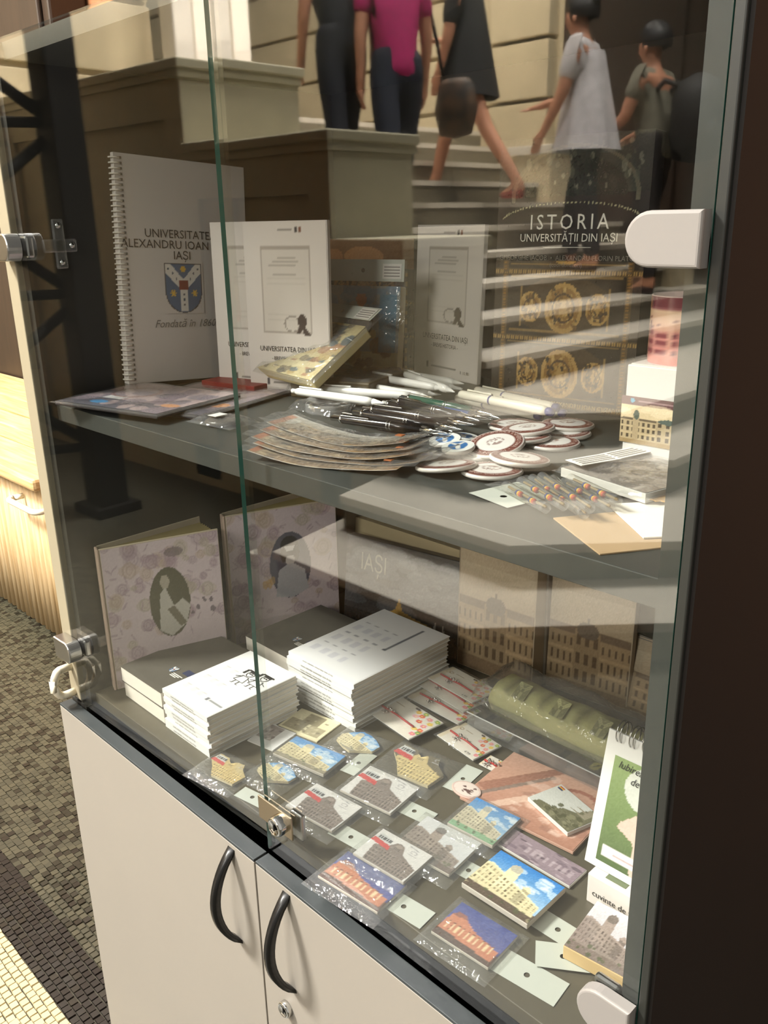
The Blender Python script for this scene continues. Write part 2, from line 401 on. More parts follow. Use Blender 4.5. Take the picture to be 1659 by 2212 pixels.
# ------------------------------------------------------------------ cabinet
CW = .9; CD = .53; ZF = .848; ZS = 1.2766; ZT = 1.6815
cab = thing('display_cabinet', 'grey display cabinet with two glass doors above cream cupboard doors', 'cabinet', loc=(0, 0, 0))
MB().box(-.03, .0155, .009, CD, .83, 1.70).box(-.03, .0155, .0, CD, .05, .83).build('side_panel', mat('side_panel_shaded', (44, 43, 39), .5), cab)  # left panel: same grey laminate, with its shade put into the colour
MB().box(.8825, .907, .009, CD, .83, 1.70).box(.8825, .907, .0, CD, .05, .83).build('side_panel', GREY, cab)
MB().box(.907, .9095, .004, CD, .05, 1.70).build('side_cladding', BROWN, cab)
MB().box(.9005, .907, .0, .009, .832, 1.70, 0, .001).build('edge_strip', mat('edge_strip_dark', (42, 43, 39), .45), cab)
MB().box(-.0315, -.03, .004, CD, .05, 1.70).build('side_cladding', CREAM, cab)
MB().box(.0155, .8825, CD-.008, CD, .05, 1.70).build('back_panel', mat('back_grey', (54, 53, 46), .5), cab)
MB().box(.0155, .8825, .02, CD-.008, ZS-.0216, ZS, 0, .0008).build('shelf', GREY, cab)
MB().box(.0155, .8825, .0165, CD-.008, .83, ZF, 0, .0008).build('base_board', mat('base_board_grey', (88, 82, 68), .4, var=.06, scale=40), cab)
MB().box(.0155, .8825, .0165, CD-.008, ZT, 1.70).build('top_board', GREY, cab)
MB().box(.0155, .8825, .03, CD-.008, .05, .12).build('plinth', GREYD, cab)
MB().box(-.03, 0, .0, .012, .834, 1.70, 0, .0015).build('edge_strip', mat('edge_strip_beige', (160, 150, 126), .4), cab)
DEDGE = [CREAM, GREYD]
def lower_door(x0, x1, hx, lock):
    d = MB().box(x0, x1, -.0195, -.0015, .06, .8225, 0, .0006).build('cupboard_door', CREAM, cab)
    MB().box(x0, x1, -.0195, -.0012, .8228, .8265, 0, .0006).build('top_edge', GREYD, d)
    out, inn = [], []
    for k in range(17):
        t = k/16; a = math.sin(math.pi*t); z = .817-t*.135
        out.append((-.0195-.0335*a**.7, z)); inn.append((-.0195-.0235*max(0, (a-.16)/.84)**.75 if a > .16 else -.0195, z))
    for i, wx in ((0, .0),):
        vs = []; fs = []; n = 17
        for k in range(n):
            hw = .0042+.0022*abs(1-2*k/16)**2
            for (yy, zz), e in ((out[k], .72), (inn[k], 1)):
                vs += [(hx-hw*e, yy, zz), (hx+hw*e, yy, zz)]
        for k in range(n-1):
            q = k*4; r = q+4
            fs += [(q, q+1, r+1, r), (q+3, q+2, r+2, r+3), (q+2, q, r, r+2), (q+1, q+3, r+3, r+1)]
        fs += [(0, 2, 3, 1), (64, 65, 67, 66)]
    MB().add(vs, fs, 0, True).build('handle', BLACK, d)
    if lock:
        M_ = Matrix.Translation((lock, -.0195, .647)) @ Matrix.Rotation(math.pi/2, 4, 'X')
        lk = MB().lathe([(.0001, 0), (.0095, 0), (.0095, .006), (.0078, .0078), (.0072, .0068), (.0001, .0068)], 24, 0, M_, False).build('lock', CHROME, d)
        MB().box(lock-.0008, lock+.0008, -.0268, -.0262, .643, .651).build('keyhole', BLACK, lk)
lower_door(-.031, .4485, .405, None)
lower_door(.4515, .909, .506, .493)
for zz in (.0,):
    for x_ in (.03, .87): MB().lathe([(.02, 0), (.016, .05)], 12, 0, Matrix.Translation((x_, .06, 0))).build('foot', BLACK, cab)
    for x_ in (.03, .87): MB().lathe([(.02, 0), (.016, .05)], 12, 0, Matrix.Translation((x_, .4, 0))).build('foot', BLACK, cab)
def glass_door(x0, x1, hinge_x, ang, em):
    r = bpy.data.objects.new('glass_door', None)
    b = MB()
    b.box(x0-hinge_x, x1-hinge_x, 0, .005, .832, 1.699, 0)
    b.m = em
    d = b.build('glass_door', [PANE, GEDGE], cab, (hinge_x, 0, 0)); d.rotation_euler.z = ang
    return d
dl = glass_door(.0005, .4494, 0, math.radians(1.3), [0, 0, 0, 0, 0, 0])
dr = glass_door(.4504, .9, .9, 0, [0, 0, 0, 1, 0, 1])
def hinge_cover(parent, x0, x1, z0, z1, left, front, th, m_, name='hinge_cover'):
    # flat on one side, rounded on the other
    h = z1-z0; r = h/2; pts = []
    if left:   # round end points left
        pts = [(x1, z0), (x1, z1)]+[(x0+r+r*math.cos(a), (z0+z1)/2+r*math.sin(a)) for a in [math.pi/2+math.pi*k/14 for k in range(15)]]
    else:
        pts = [(x0, z1), (x0, z0)]+[(x1-r*.7+r*.7*math.cos(a), (z0+z1)/2+r*math.sin(a)) for a in [-math.pi/2+math.pi*k/14 for k in range(15)]]
    bm = bmesh.new(); vs = [bm.verts.new((p[0], front, p[1])) for p in pts]; fc = bm.faces.new(vs)
    ex = bmesh.ops.extrude_face_region(bm, geom=[fc]); bmesh.ops.translate(bm, verts=[v for v in ex['geom'] if isinstance(v, bmesh.types.BMVert)], vec=(0, th, 0))
    bmesh.ops.recalc_face_normals(bm, faces=bm.faces)
    ed = [e for e in bm.edges if abs(e.verts[0].co.y-front) < 1e-6 and abs(e.verts[1].co.y-front) < 1e-6]
    bmesh.ops.bevel(bm, geom=ed, offset=.002, segments=3, affect='EDGES', profile=.5)
    me = bpy.data.meshes.new(name); bm.to_mesh(me); bm.free()
    return link(name, me, m_, parent)
for (z0, z1) in ((1.4695, 1.4995), (.915, .953)):
    hc = hinge_cover(dr, -.0455 if z0 > 1 else -.044, -.0005, z0, z1, True, -.011, .0105, HWHITE)
    inner = MB().box(-.040, -.018, .0055, .013, z0+.004, z1-.004, 0, .003).build('inner_plate', STEEL, dr)
for (z0, z1) in ((1.458, 1.4905), (.909, .9405)):
    hinge_cover(dl, -.018, .028, z0, z1, False, -.019, .0185, STEEL)
    MB().box(.004, .026, .0055, .016, z0+.003, z1-.003, 0, .003).build('inner_plate', STEEL, dl)
    # clear plastic mounting plate screwed to the side panel
    cl = MB().box(.0158, .0205, .03, .075, z0+.008, z1-.008, 0, .002).box(.0158, .0205, .045, .06, z0-.012, z1+.016, 0, .002).build('mounting_plate', film('clear_plastic', .12, tint=(.85, .84, .8), haze=.12), cab)
    for yy, zz in ((.0525, z1+.008), (.0525, z0-.004), (.068, (z0+z1)/2)):
        MB().lathe([(.0001, .0), (.004, 0), (.004, .0015), (.0001, .0022)], 12, 0, Matrix.Translation((.0205, yy, zz)) @ Matrix.Rotation(math.pi/2, 4, 'Y'), False).build('screw', CHROME, cl)
# lock of the glass doors
LK = MB().box(.4425-.9, .5005-.9, -.0035, -.0012, .8715, .9, 0, .0006).build('lock_plate', mat('brushed_brass_steel', (206, 188, 160), .3, 1, var=.08, scale=200, aniso=(1, 1, 30)), dr)
Ml = Matrix.Translation((.4835-.9, -.0035, .885)) @ Matrix.Rotation(math.pi/2, 4, 'X')
cy = MB().lathe([(.0115, 0), (.0115, .007), (.0105, .010), (.0085, .0115), (.008, .0105), (.0001, .0105)], 28, 0, Ml, False).build('lock_cylinder', CHROME, LK)
MB().box(.4827-.9, .4843-.9, -.0146, -.0139, .8815, .889).build('keyhole', BLACK, cy)
MB().box(.487-.9, .507-.9, .0055, .012, .868, .9, 0, .002).build('inner_plate', STEEL, dr)
# ------------------------------------------------------------------ neighbouring desk with slatted front
dk = thing('slatted_desk', 'light oak desk with vertically slatted front left of the cabinet', 'desk', loc=(-2.35, .72, 0))
MB().box(-.9, .62, .045, .43, .03, .645).build('carcass', LWOOD2, dk)
for i in range(34):
    x_ = -.9+i*.0447; MB().lathe([(.026, .02+.004*(i % 2)), (.026, .61)], 10, 0, Matrix.Translation((x_+.022, .028, 0))).build('slat', LWOOD2, dk)
MB().box(-.9, .64, -.07, .44, .645, .69, 0, .012).build('worktop', LWOOD, dk)
MB().box(-.9, .5, .12, .44, .69, .755, 0, .006).build('ledge', LWOOD, dk)
MB().box(-.9, .5, .22, .44, .755, .83, 0, .006).build('ledge', LWOOD, dk)
def rod(parent, p, ax, L, out, r=.011):
    p = Vector(p); ax = Vector(ax); out = Vector(out); pts = [p, p+out*.6]
    for k in range(5):
        a = math.pi/2*k/4; pts.append(p+out*(.6+.4*math.sin(a))+ax*(.03*(1-math.cos(a))))
    e = p+ax*L
    for k in range(5):
        a = math.pi/2*k/4; pts.append(e+out*(1-.4*(1-math.cos(a)))-ax*(.03*(1-math.sin(a))))
    pts += [e+out*.4, e]
    return MB().tube(pts, r, 10).build('handle', mat('white_rod', (240, 230, 206), .3), parent)
rod(dk, (.36, .0, .56), (1, 0, 0), .24, (0, -.06, 0))
rod(cab, (-.016, .0, .886), (0, 0, -1), .042, (0, -.03, 0), .0058)
cx = ony(84, 30, 1.15).x
cr = thing('dark_cupboard', 'tall dark wooden cupboard behind the oak desk at the left edge', 'cupboard', loc=(cx-.6, 1.24, 0))
MB().box(-.6, .6, -.05, .1, 0, 3.6, 0, .01).build('carcass', DWOOD, cr)
for x_ in (-.3, .3): MB().box(x_-.25, x_+.25, -.07, -.05, .2, 3.4, 0, .008).build('panel', DWOOD, cr)
# ------------------------------------------------------------------ people on the stairs
SKIN = mat('skin', (196, 138, 108), .55, var=.1, scale=20)
def skin_obj(name, joints, edges, m_, parent, sub=1):
    names = list(joints); me = bpy.data.meshes.new(name)
    me.from_pydata([joints[n][0] for n in names], [(names.index(a), names.index(b)) for a, b in edges], [])
    o = bpy.data.objects.new('tmp', me); COL.objects.link(o)
    md = o.modifiers.new('s', 'SKIN'); md.use_smooth_shade = True
    for i, n in enumerate(names):
        r = joints[n][1]; r = r if isinstance(r, tuple) else (r, r)
        me.skin_vertices[0].data[i].radius = r; me.skin_vertices[0].data[i].use_root = (i == 0)
    s = o.modifiers.new('d', 'SUBSURF'); s.levels = sub; s.render_levels = sub
    dg = bpy.context.evaluated_depsgraph_get(); dg.update(); out = bpy.data.meshes.new_from_object(o.evaluated_get(dg))
    bpy.data.objects.remove(o); out.materials.clear(); out.materials.append(m_); out.name = name
    for p in out.polygons: p.use_smooth = True
    return link(name, out, (), parent)
def person(label, loc, face, top, legs, hair, stride=.0, arms=((.05, .1), (.05, .1)), bow=0, skirt=None, coat=None, sleeve=.5, shoes=(60, 40, 35), H=1.7, hairlen=.0, bun=False, legbare=False):
    t = thing('person', label, 'person', loc=loc); t.rotation_euler.z = face; k = H/1.7; t.scale = (k, k, k)
    J = {}
    def P(n, x, y, z, r): J[n] = ((x, y, z), r)
    b = bow
    P('pelvis', 0, 0, .95, (.125, .10)); P('waist', .02*b, 0, 1.10, (.115, .09)); P('chest', .06*b, 0, 1.30, (.135, .10)); P('neck', .1*b, 0, 1.47, .05)
    P('skull', .11*b+.01, 0, 1.56, (.072, .085)); P('crown', .115*b+.012, 0, 1.645, (.068, .08)); P('nose', .11*b+.105, 0, 1.57, .014); P('chin', .11*b+.07, 0, 1.51, .035)
    E = [('pelvis', 'waist'), ('waist', 'chest'), ('chest', 'neck'), ('neck', 'skull'), ('skull', 'crown'), ('skull', 'nose'), ('skull', 'chin')]
    for s, sd in (('l', 1), ('r', -1)):
        sw, bend = arms[0] if sd > 0 else arms[1]
        sh = Vector((.05*b, .175*sd, 1.40)); el = sh+Vector((math.sin(sw)*.28, .05*sd, -math.cos(sw)*.28)); wr = el+Vector((math.sin(sw+bend)*.25, .0, -math.cos(sw+bend)*.25))
        dv = (wr-el).normalized(); pm = wr+dv*.075
        P('sh'+s, *sh, .058); P('el'+s, *el, .042); P('wr'+s, *wr, .027); P('pm'+s, *pm, (.036, .018))
        E += [('chest', 'sh'+s), ('sh'+s, 'el'+s), ('el'+s, 'wr'+s), ('wr'+s, 'pm'+s)]
        for q in range(4):
            off = Vector((.024-.016*q, 0, 0)); f0 = pm+off+dv*.02; f1 = f0+dv*(.035+.006*(q in (1, 2)))+Vector((0, -.008*sd, 0)); f2 = f1+dv*.022+Vector((0, -.014*sd, 0))
            P('f%d'%q+s, *f0, .0095); P('g%d'%q+s, *f1, .0085); P('h%d'%q+s, *f2, .007)
            E += [('pm'+s, 'f%d'%q+s), ('f%d'%q+s, 'g%d'%q+s), ('g%d'%q+s, 'h%d'%q+s)]
        th0 = wr+dv*.04+Vector((.032, 0, 0)); th1 = th0+dv*.03+Vector((.016, -.006*sd, 0)); P('t0'+s, *th0, .011); P('t1'+s, *th1, .009)
        E += [('wr'+s, 't0'+s), ('t0'+s, 't1'+s)]
        st_ = stride*sd; hp = Vector((0, .09*sd, .90)); kn = hp+Vector((math.sin(st_)*.43+(.06 if st_ > 0 else .0), 0, -math.cos(st_)*.43))
        lift = .1*abs(stride) if st_ > 0 else 0
        an = kn+Vector((math.sin(st_ - .35*abs(stride) - (.5*abs(stride) if st_ < 0 else 0))*.40, 0, -.40+lift*.3)); an.z = max(an.z, .085)
        P('hp'+s, *hp, .085); P('kn'+s, *kn, .058); P('cf'+s, *(kn.lerp(an, .35)), .054); P('an'+s, *an, .036); P('he'+s, an.x-.03, an.y, an.z-.05, .032); P('to'+s, an.x+.14, an.y, an.z-.06, (.036, .022))
        E += [('pelvis', 'hp'+s), ('hp'+s, 'kn'+s), ('kn'+s, 'cf'+s), ('cf'+s, 'an'+s), ('an'+s, 'he'+s), ('an'+s, 'to'+s)]
    skin_obj('body', J, E, SKIN, t, 2)
    def fat(ns, e): return {n: (J[n][0], tuple(v+e for v in (J[n][1] if isinstance(J[n][1], tuple) else (J[n][1],)*2))) for n in ns}
    ck = lambda n, c: mat('cloth_'+n, c, .85, var=.2, scale=18, bump=.3)
    T = fat(['chest', 'waist', 'pelvis'], .024); T['hem'] = ((0, 0, .86), (.15, .125)); T['chest'] = (J['chest'][0], (.155, .12))
    ed = [('chest', 'waist'), ('waist', 'pelvis'), ('pelvis', 'hem')]
    neckb = tuple(Vector(J['neck'][0])+Vector((0, 0, -.03))); T['nk'] = (neckb, (.075, .065)); ed.append(('chest', 'nk'))
    for s in 'lr':
        T['sh'+s] = (J['sh'+s][0], .075); ed.append(('chest', 'sh'+s))
        a, c = Vector(J['sh'+s][0]), Vector(J['el'+s][0]); T['sl'+s] = (tuple(a.lerp(c, min(1, sleeve))), .062); ed.append(('sh'+s, 'sl'+s))
        if sleeve > 1: T['cu'+s] = (tuple(c.lerp(Vector(J['wr'+s][0]), sleeve-1)), .048); ed.append(('sl'+s, 'cu'+s))
    skin_obj('shirt', T, ed, ck('%d_%d_%d' % top, top), t, 2)
    if not legbare:
        L = fat(['pelvis', 'waist'], .018); ed = [('pelvis', 'waist')]
        for s in 'lr':
            L.update(fat(['hp'+s, 'kn'+s, 'cf'+s, 'an'+s], .022)); ed += [('pelvis', 'hp'+s), ('hp'+s, 'kn'+s), ('kn'+s, 'cf'+s), ('cf'+s, 'an'+s)]
        skin_obj('trousers', L, ed, ck('%d_%d_%d' % legs, legs), t, 2)
    for s in 'lr':
        a = Vector(J['an'+s][0])
        skin_obj('shoe', {'a': ((a.x-.035, a.y, a.z-.055), .04), 'b': ((a.x+.06, a.y, a.z-.055), (.046, .035)), 'c': ((a.x+.155, a.y, a.z-.065), (.04, .022))}, [('a', 'b'), ('b', 'c')], ck('shoe%d_%d_%d' % shoes, shoes), t, 2)
    def skirtm(nm, z0, z1, r0, r1, col):
        b_ = MB(); vs = []; n = 28; rows = 8; fs = []
        for i in range(rows+1):
            u = i/rows; z = z0+(z1-z0)*u
            for q in range(n):
                a = 2*math.pi*q/n; r = r0+(r1-r0)*u+.016*math.sin(7*a)*u; vs.append((r*.8*math.cos(a)+.03*b*(1-u), r*math.sin(a), z))
        for i in range(rows):
            for q in range(n): fs.append((i*n+q, (i+1)*n+q, (i+1)*n+(q+1) % n, i*n+(q+1) % n))
        b_.add(vs, fs, 0, True).build(nm, ck('%s%d_%d_%d' % ((nm,)+col), col), t)
    if skirt: skirtm('skirt', 1.02, skirt[1], .15, .25, skirt[0])
    if coat: skirtm('coat_tail', 1.38, coat[1], .13, .26, coat[0])
    hx, hz = .115*b, 1.62
    hb = MB(); vs = []; fs = []; n = 20
    for i in range(9):
        el = math.pi/2-(math.pi*.62)*i/8
        for q in range(n):
            a = 2*math.pi*q/n; r = .108+.006*math.sin(5*a); x_ = r*math.cos(el)*math.cos(a)*1.05-.012; z_ = r*1.12*math.sin(el)
            if z_ < .03 and math.cos(a) > .35: x_ *= .62
            vs.append((hx+x_, r*.88*math.cos(el)*math.sin(a), hz+z_-(hairlen*(i/8)**2 if math.cos(a) < .2 else 0)))
    for i in range(8):
        for q in range(n): fs.append((i*n+q, (i+1)*n+q, (i+1)*n+(q+1) % n, i*n+(q+1) % n))
    hb.add(vs, fs, 0, True)
    if bun: hb.lathe([(.001, -.05), (.035, -.035), (.05, 0), (.035, .035), (.001, .05)], 12, 0, Matrix.Translation((hx-.09, 0, hz+.06)))
    hb.build('hair', mat('hair_%d_%d_%d' % hair, hair, .5, var=.3, scale=60, aniso=(1, 8, 1)), t)
    for sd in (1, -1):
        MB().lathe([(.001, -.007), (.009, 0), (.001, .007)], 8, 0, Matrix.Translation((hx+.083, .03*sd, 1.585)), False).build('eye', BLACK, t)
        MB().lathe([(.001, -.03), (.014, -.012), (.016, .012), (.001, .03)], 8, 0, Matrix.Translation((hx+.005, .078*sd, 1.57)), False).build('ear', SKIN, t)
    MB().box(hx+.083, hx+.092, -.02, .02, 1.527, 1.534, 0, .002).build('mouth', mat('lips', (150, 80, 75), .5), t)
    return t
def onstep(col, i): 
    x_ = -.18-.3*i-.15; p = onx(col, 300, x_); return (x_, -p.y, .16*i)
PI = math.pi
lc = onstep(858, 9)
pa = person('person in magenta shirt and dark jeans climbing the stairs, arms hanging', lc, PI+.5, (176, 22, 98), (26, 32, 48), (50, 32, 26), stride=.28, arms=((.1, .12), (-.1, .15)), bow=1, sleeve=.62, H=1.68, hairlen=.1)
lb = onstep(742, 10)
pb = person('person in dark navy clothes with bare arms ahead of the magenta shirt', lb, PI+.3, (22, 24, 34), (22, 24, 34), (40, 28, 22), stride=.2, arms=((-.15, .1), (.1, .2)), bow=.5, sleeve=.25, H=1.66)
lcc = onstep(1012, 10)
pc = person('person in black coat with bare legs and red flat shoes stepping up', lcc, PI-.25, (24, 24, 26), (30, 30, 30), (44, 30, 24), stride=.42, arms=((.3, 1.4), (.1, .2)), bow=.6, sleeve=.9, shoes=(140, 48, 36), legbare=True, coat=((22, 22, 24), .72), H=1.68, hairlen=.1)
ld = onstep(1268, 7)
pd = person('person with dark hair in a loose white-grey top standing on the lower steps', ld, PI-.2, (206, 200, 200), (34, 30, 32), (28, 22, 22), stride=.1, arms=((.5, .9), (.2, .3)), bow=.8, sleeve=.8, skirt=None, coat=((206, 200, 202), .78), H=1.72, bun=True)
le = onstep(1412, 6)
pe = person('person with short dark hair in grey t-shirt carrying a black backpack', le, PI, (128, 124, 108), (48, 42, 40), (24, 20, 22), stride=.08, arms=((.3, .9), (.3, .8)), bow=.5, sleeve=.6, H=1.7)
# bags carried by them
bp = thing('backpack', 'large black rounded backpack on the back of the grey t-shirt', 'backpack', loc=(le[0]+.3, le[1], le[2]+1.12))
MB().lathe([(.02, -.27), (.15, -.25), (.19, -.1), (.19, .1), (.15, .22), (.04, .27)], 20, 0, Matrix.Diagonal((.85, 1.0, 1, 1))).build('bag_body', mat('cloth_black', (20, 20, 22), .7), bp)
MB().lathe([(.02, -.15), (.11, -.13), (.12, .05), (.02, .12)], 16, 0, Matrix.Translation((.11, 0, -.08)) @ Matrix.Diagonal((.5, 1, 1, 1))).build('pocket', mat('cloth_black2', (28, 28, 30), .7), bp)
for s in (-.09, .09): MB().tube([(-.1, s, .2), (-.2, s, .24), (-.3, s, .15), (-.34, s, 0)], .018, 8).build('strap', MATS['cloth_black'], bp)
sb = thing('shoulder_bag', 'brown and black soft shoulder bag hanging beside the magenta shirt', 'bag', loc=(lc[0]+.12, lc[1]-.42, lc[2]+.72))
MB().lathe([(.02, -.17), (.13, -.15), (.17, 0), (.14, .14), (.1, .18)], 20, 0, Matrix.Diagonal((1, .5, 1, 1))).build('bag_body', mat('cloth_bag', (92, 68, 46), .7, rgb2=(34, 28, 24), scale=12), sb)
MB().tube([(-.1, 0, .16), (-.12, .05, .4), (-.1, .18, .68), (-.05, .28, .74)], .012, 8).build('strap', MATS['cloth_black'], sb)
# ------------------------------------------------------------------ print and item helpers
PAPER = mat('white_paper', (222, 218, 210), .6); INK = mat('black_ink', (38, 36, 36), .6); INKG = mat('grey_ink', (120, 116, 112), .6)
INKW = mat('white_ink', (235, 232, 222), .55); INKGOLD = mat('pale_gold_ink', (190, 170, 120), .5); INKRED = mat('wine_ink', (90, 50, 56), .6)
FILM = film('clear_sleeve', .05, tint=(.97, .97, .96), rough=.06, haze=.05, bump=.5)
BAG = film('crinkled_bag', .07, tint=(.95, .95, .93), rough=.09, haze=.08, bump=1.0)
CARDW = mat('white_card', (190, 193, 182), .55)
GLOSS = printmat(.25, .3, 'glossy_print'); MATTE = printmat(.55, 0, 'matte_print')
def pts3(A, B, C, z):
    a, b, c = (onz(*p, z) for p in (A, B, C)); r = (b-a); w = r.length; r.normalize()
    u = Vector((-r.y, r.x, 0)); h = abs((b-c).dot(u))
    return frame(a+r*w/2-u*h/2, r, u), w, h
def stand(BL, BR, TL, lean, z, w=None):
    a, b = onz(*BL, z), onz(*BR, z); r = b-a; W = w or r.length; r.normalize(); n = r.cross(Vector((0, 0, 1)))
    up = Vector((0, 0, math.cos(lean)))-n*math.sin(lean)
    # height: closest approach of the upright line and the sight ray of the top corner
    d = ray(*TL).normalized(); w0 = a-CAM; b_ = up.dot(d); H = (b_*w0.dot(d)-w0.dot(up))/(1-b_*b_)
    return frame(a+r*W/2, r, up), W, H
def wave(amp, k, ph=0): return lambda X, Y: amp*np.sin(X*k+ph)*np.cos(Y*k*.8+ph*2)+amp
def sheet(name, w, h, parent, m_, x=0, y=0, z=0, amp=.0012, k=90, ph=0, n=14, th=0):
    xs = np.linspace(-w/2, w/2, n); ys = np.linspace(-h/2, h/2, n); X, Y = np.meshgrid(xs, ys)
    Z = amp*np.sin(X*k+ph)*np.cos(Y*k*.8+ph*2)+amp*.6*np.sin((X+Y)*k*2.3+ph)
    e = np.minimum(np.minimum(X+w/2, w/2-X), np.minimum(Y+h/2, h/2-Y)); Z = Z*np.clip(e/.006, 0, 1)-np.clip(1-e/.008, 0, 1)*th
    vs = np.stack([X, Y, Z], -1).reshape(-1, 3).tolist(); i = np.arange(n*n).reshape(n, n)
    q = np.stack([i[:-1, :-1], i[:-1, 1:], i[1:, 1:], i[1:, :-1]], -1).reshape(-1, 4).tolist()
    return MB().add(vs, q, 0, True).build(name, m_, parent, (x, y, z))
def hole_card(w, h, hx, hy, r, t, name, parent, m_, loc=(0, 0, 0), rot=0):
    n = 16; b = MB(); out = []
    for k in range(n):
        a = 2*math.pi*k/n; c, s_ = math.cos(a), math.sin(a); e = 1e9
        if c > 1e-6: e = min(e, (w/2-hx)/c)
        if c < -1e-6: e = min(e, (-w/2-hx)/c)
        if s_ > 1e-6: e = min(e, (h/2-hy)/s_)
        if s_ < -1e-6: e = min(e, (-h/2-hy)/s_)
        out.append((hx+c*e, hy+s_*e))
    cs = [(w/2, h/2), (-w/2, h/2), (-w/2, -h/2), (w/2, -h/2)]
    vs = [(hx+r*math.cos(2*math.pi*k/n), hy+r*math.sin(2*math.pi*k/n), t) for k in range(n)]+[(*p, t) for p in out]+[(*p, t) for p in cs]
    fs = []
    for k in range(n):
        j = (k+1) % n; fs.append((k, n+k, n+j, j)); p, q = out[k], out[j]
        for ci, c in enumerate(cs):
            on = lambda P_: (abs(P_[0]-c[0]) < 1e-6 or abs(P_[1]-c[1]) < 1e-6)
            if on(p) and on(q) and abs(p[0]-q[0]) > 1e-6 and abs(p[1]-q[1]) > 1e-6: fs.append((n+k, 2*n+ci, n+j))
    b.add(vs, fs); o = b.build(name, m_, parent, loc); o.rotation_euler.z = rot; return o
def block(name, w, d, h, parent, m_, loc=(0, 0, 0), bev=0): return MB().box(-w/2, w/2, -d/2, d/2, 0, h, 0, bev).build(name, m_, parent, loc)
# ---- pictures
def facade(c, u0, v0, u1, v1, wall, win, rows=3, cols=7, dome=None, roof=None, tower=True):
    c.rect(u0, v0, u1, v1, wall)
    if roof: c.poly([(u0-.02, v1), (u1+.02, v1), (u1-.04, v1+.05), (u0+.04, v1+.05)], roof)
    c.grid(u0, v0, u1, v1, cols, rows, .45, .55, win)
    for r_ in range(1, rows): c.rect(u0, v0+(v1-v0)*r_/rows-.008, u1, v0+(v1-v0)*r_/rows+.008, tuple(min(255, k*1.12) for k in wall))
    if tower:
        m_ = (u0+u1)/2; w_ = (u1-u0)*.12; c.rect(m_-w_, v0, m_+w_, v1+.04, tuple(k*.95 for k in wall)); c.grid(m_-w_, v0, m_+w_, v1+.03, 3, rows, .5, .6, win)
        if dome: c.ell(m_, v1+.04, w_*.9, .05, dome); c.rect(m_-w_*.08, v1+.08, m_+w_*.08, v1+.11, dome)
    return c
def palace(sky0, sky1, wall, win, ground, dome=(120, 120, 110), W=72, H=52, cl=True):
    W, H = max(W, 72), max(H, 52)
    c = Cv(W, H, sky0); c.rng = np.random.RandomState(int(sum(wall)+sum(ground)) % 97); c.grad(sky0, sky1, .3, 1)
    if cl: c.cloud((236, 240, 244), 14, (.3, .5, 1, .9), .08, .55)
    c.rect(0, 0, 1, .2, ground); lite = tuple(min(255, k*1.1) for k in wall); dark = tuple(k*.82 for k in wall); mid = tuple(a_*.55+b_*.45 for a_, b_ in zip(win, wall))
    top = lambda u: .66-.34*max(0, u-.05)
    c.poly([(0, .16), (0, .64), (.08, .68), (.95, top(.95)), (.97, .14)], wall)
    c.poly([(.28, .3), (.29, .82), (.46, .80), (.48, .3)], lite); c.ell(.375, .81, .085, .085, dome); c.rect(.37, .88, .38, .95, dome)
    c.poly([(.62, .2), (.62, .56), (.74, .52), (.74, .18)], dark); c.poly([(.60, .55), (.68, .63), (.76, .51)], lite)
    for j in range(4):
        for i in range(15):
            u = .03+i*.063; v0 = .2; v1 = top(u); v = v0+(v1-v0)*(j+.25)/4.1; h_ = (v1-v0)*.13
            c.rect(u, v, u+.024, v+h_, mid if (i+j) % 4 else win)
            if j in (1, 3): c.rect(u-.012, v-h_*.5, u+.05, v-h_*.3, lite, .8)
    c.poly([(0, .62), (0, .655), (.08, .695), (.96, top(.95)+.015), (.96, top(.95)-.015), (.08, .66)], lite)
    c.blotch([(70, 80, 50), (90, 96, 66), dark], 14, (0, .06, 1, .2), (.015, .04), .6); c.blotch([tuple(k*.9 for k in wall), lite], 40, (0, .2, .9, .5), (.006, .018), .35)
    return c.noise(6)
def tram(bg=(226, 222, 220), W=72, H=54, wall=(130, 116, 108)):
    c = Cv(W, H, bg); lite = tuple(min(255, k*1.25) for k in wall); dk = tuple(k*.68 for k in wall)
    c.poly([(.18, .02), (.12, .52), (.3, .6), (.4, .82), (.47, .86), (.55, .82), (.64, .6), (.98, .40), (.96, .02)], wall)
    for j in range(4):
        for i in range(13):
            u = .2+i*.058; v = .06+j*.115
            if v < .55-.18*(u-.2): c.rect(u, v, u+.022, v+.065, dk); c.rect(u+.03, v-.02, u+.036, v+.09, lite, .7)
        c.line(.16, .16+j*.115, .95, .12+j*.09, .005, lite, .7)
    c.ell(.48, .76, .06, .05, lite, .7); c.grid(.42, .62, .54, .72, 4, 1, .4, .8, dk)
    c.poly([(.02, .62), (.06, .88), (.28, .85), (.36, .58)], (206, 206, 204)); c.grid(.07, .72, .33, .82, 7, 1, .7, .8, (66, 68, 72))
    c.poly([(.0, .58), (.02, .71), (.36, .65), (.38, .52)], (204, 66, 62)); c.line(.6, .93, .78, .9, .008, (170, 170, 170)); c.ring(.74, .8, .06, .05, .3, (176, 174, 174)); c.rect(.66, .7, .84, .72, (190, 188, 188))
    c.blotch([dk, lite], 40, (.15, .02, .9, .45), (.006, .016), .4)
    return c.noise(6)
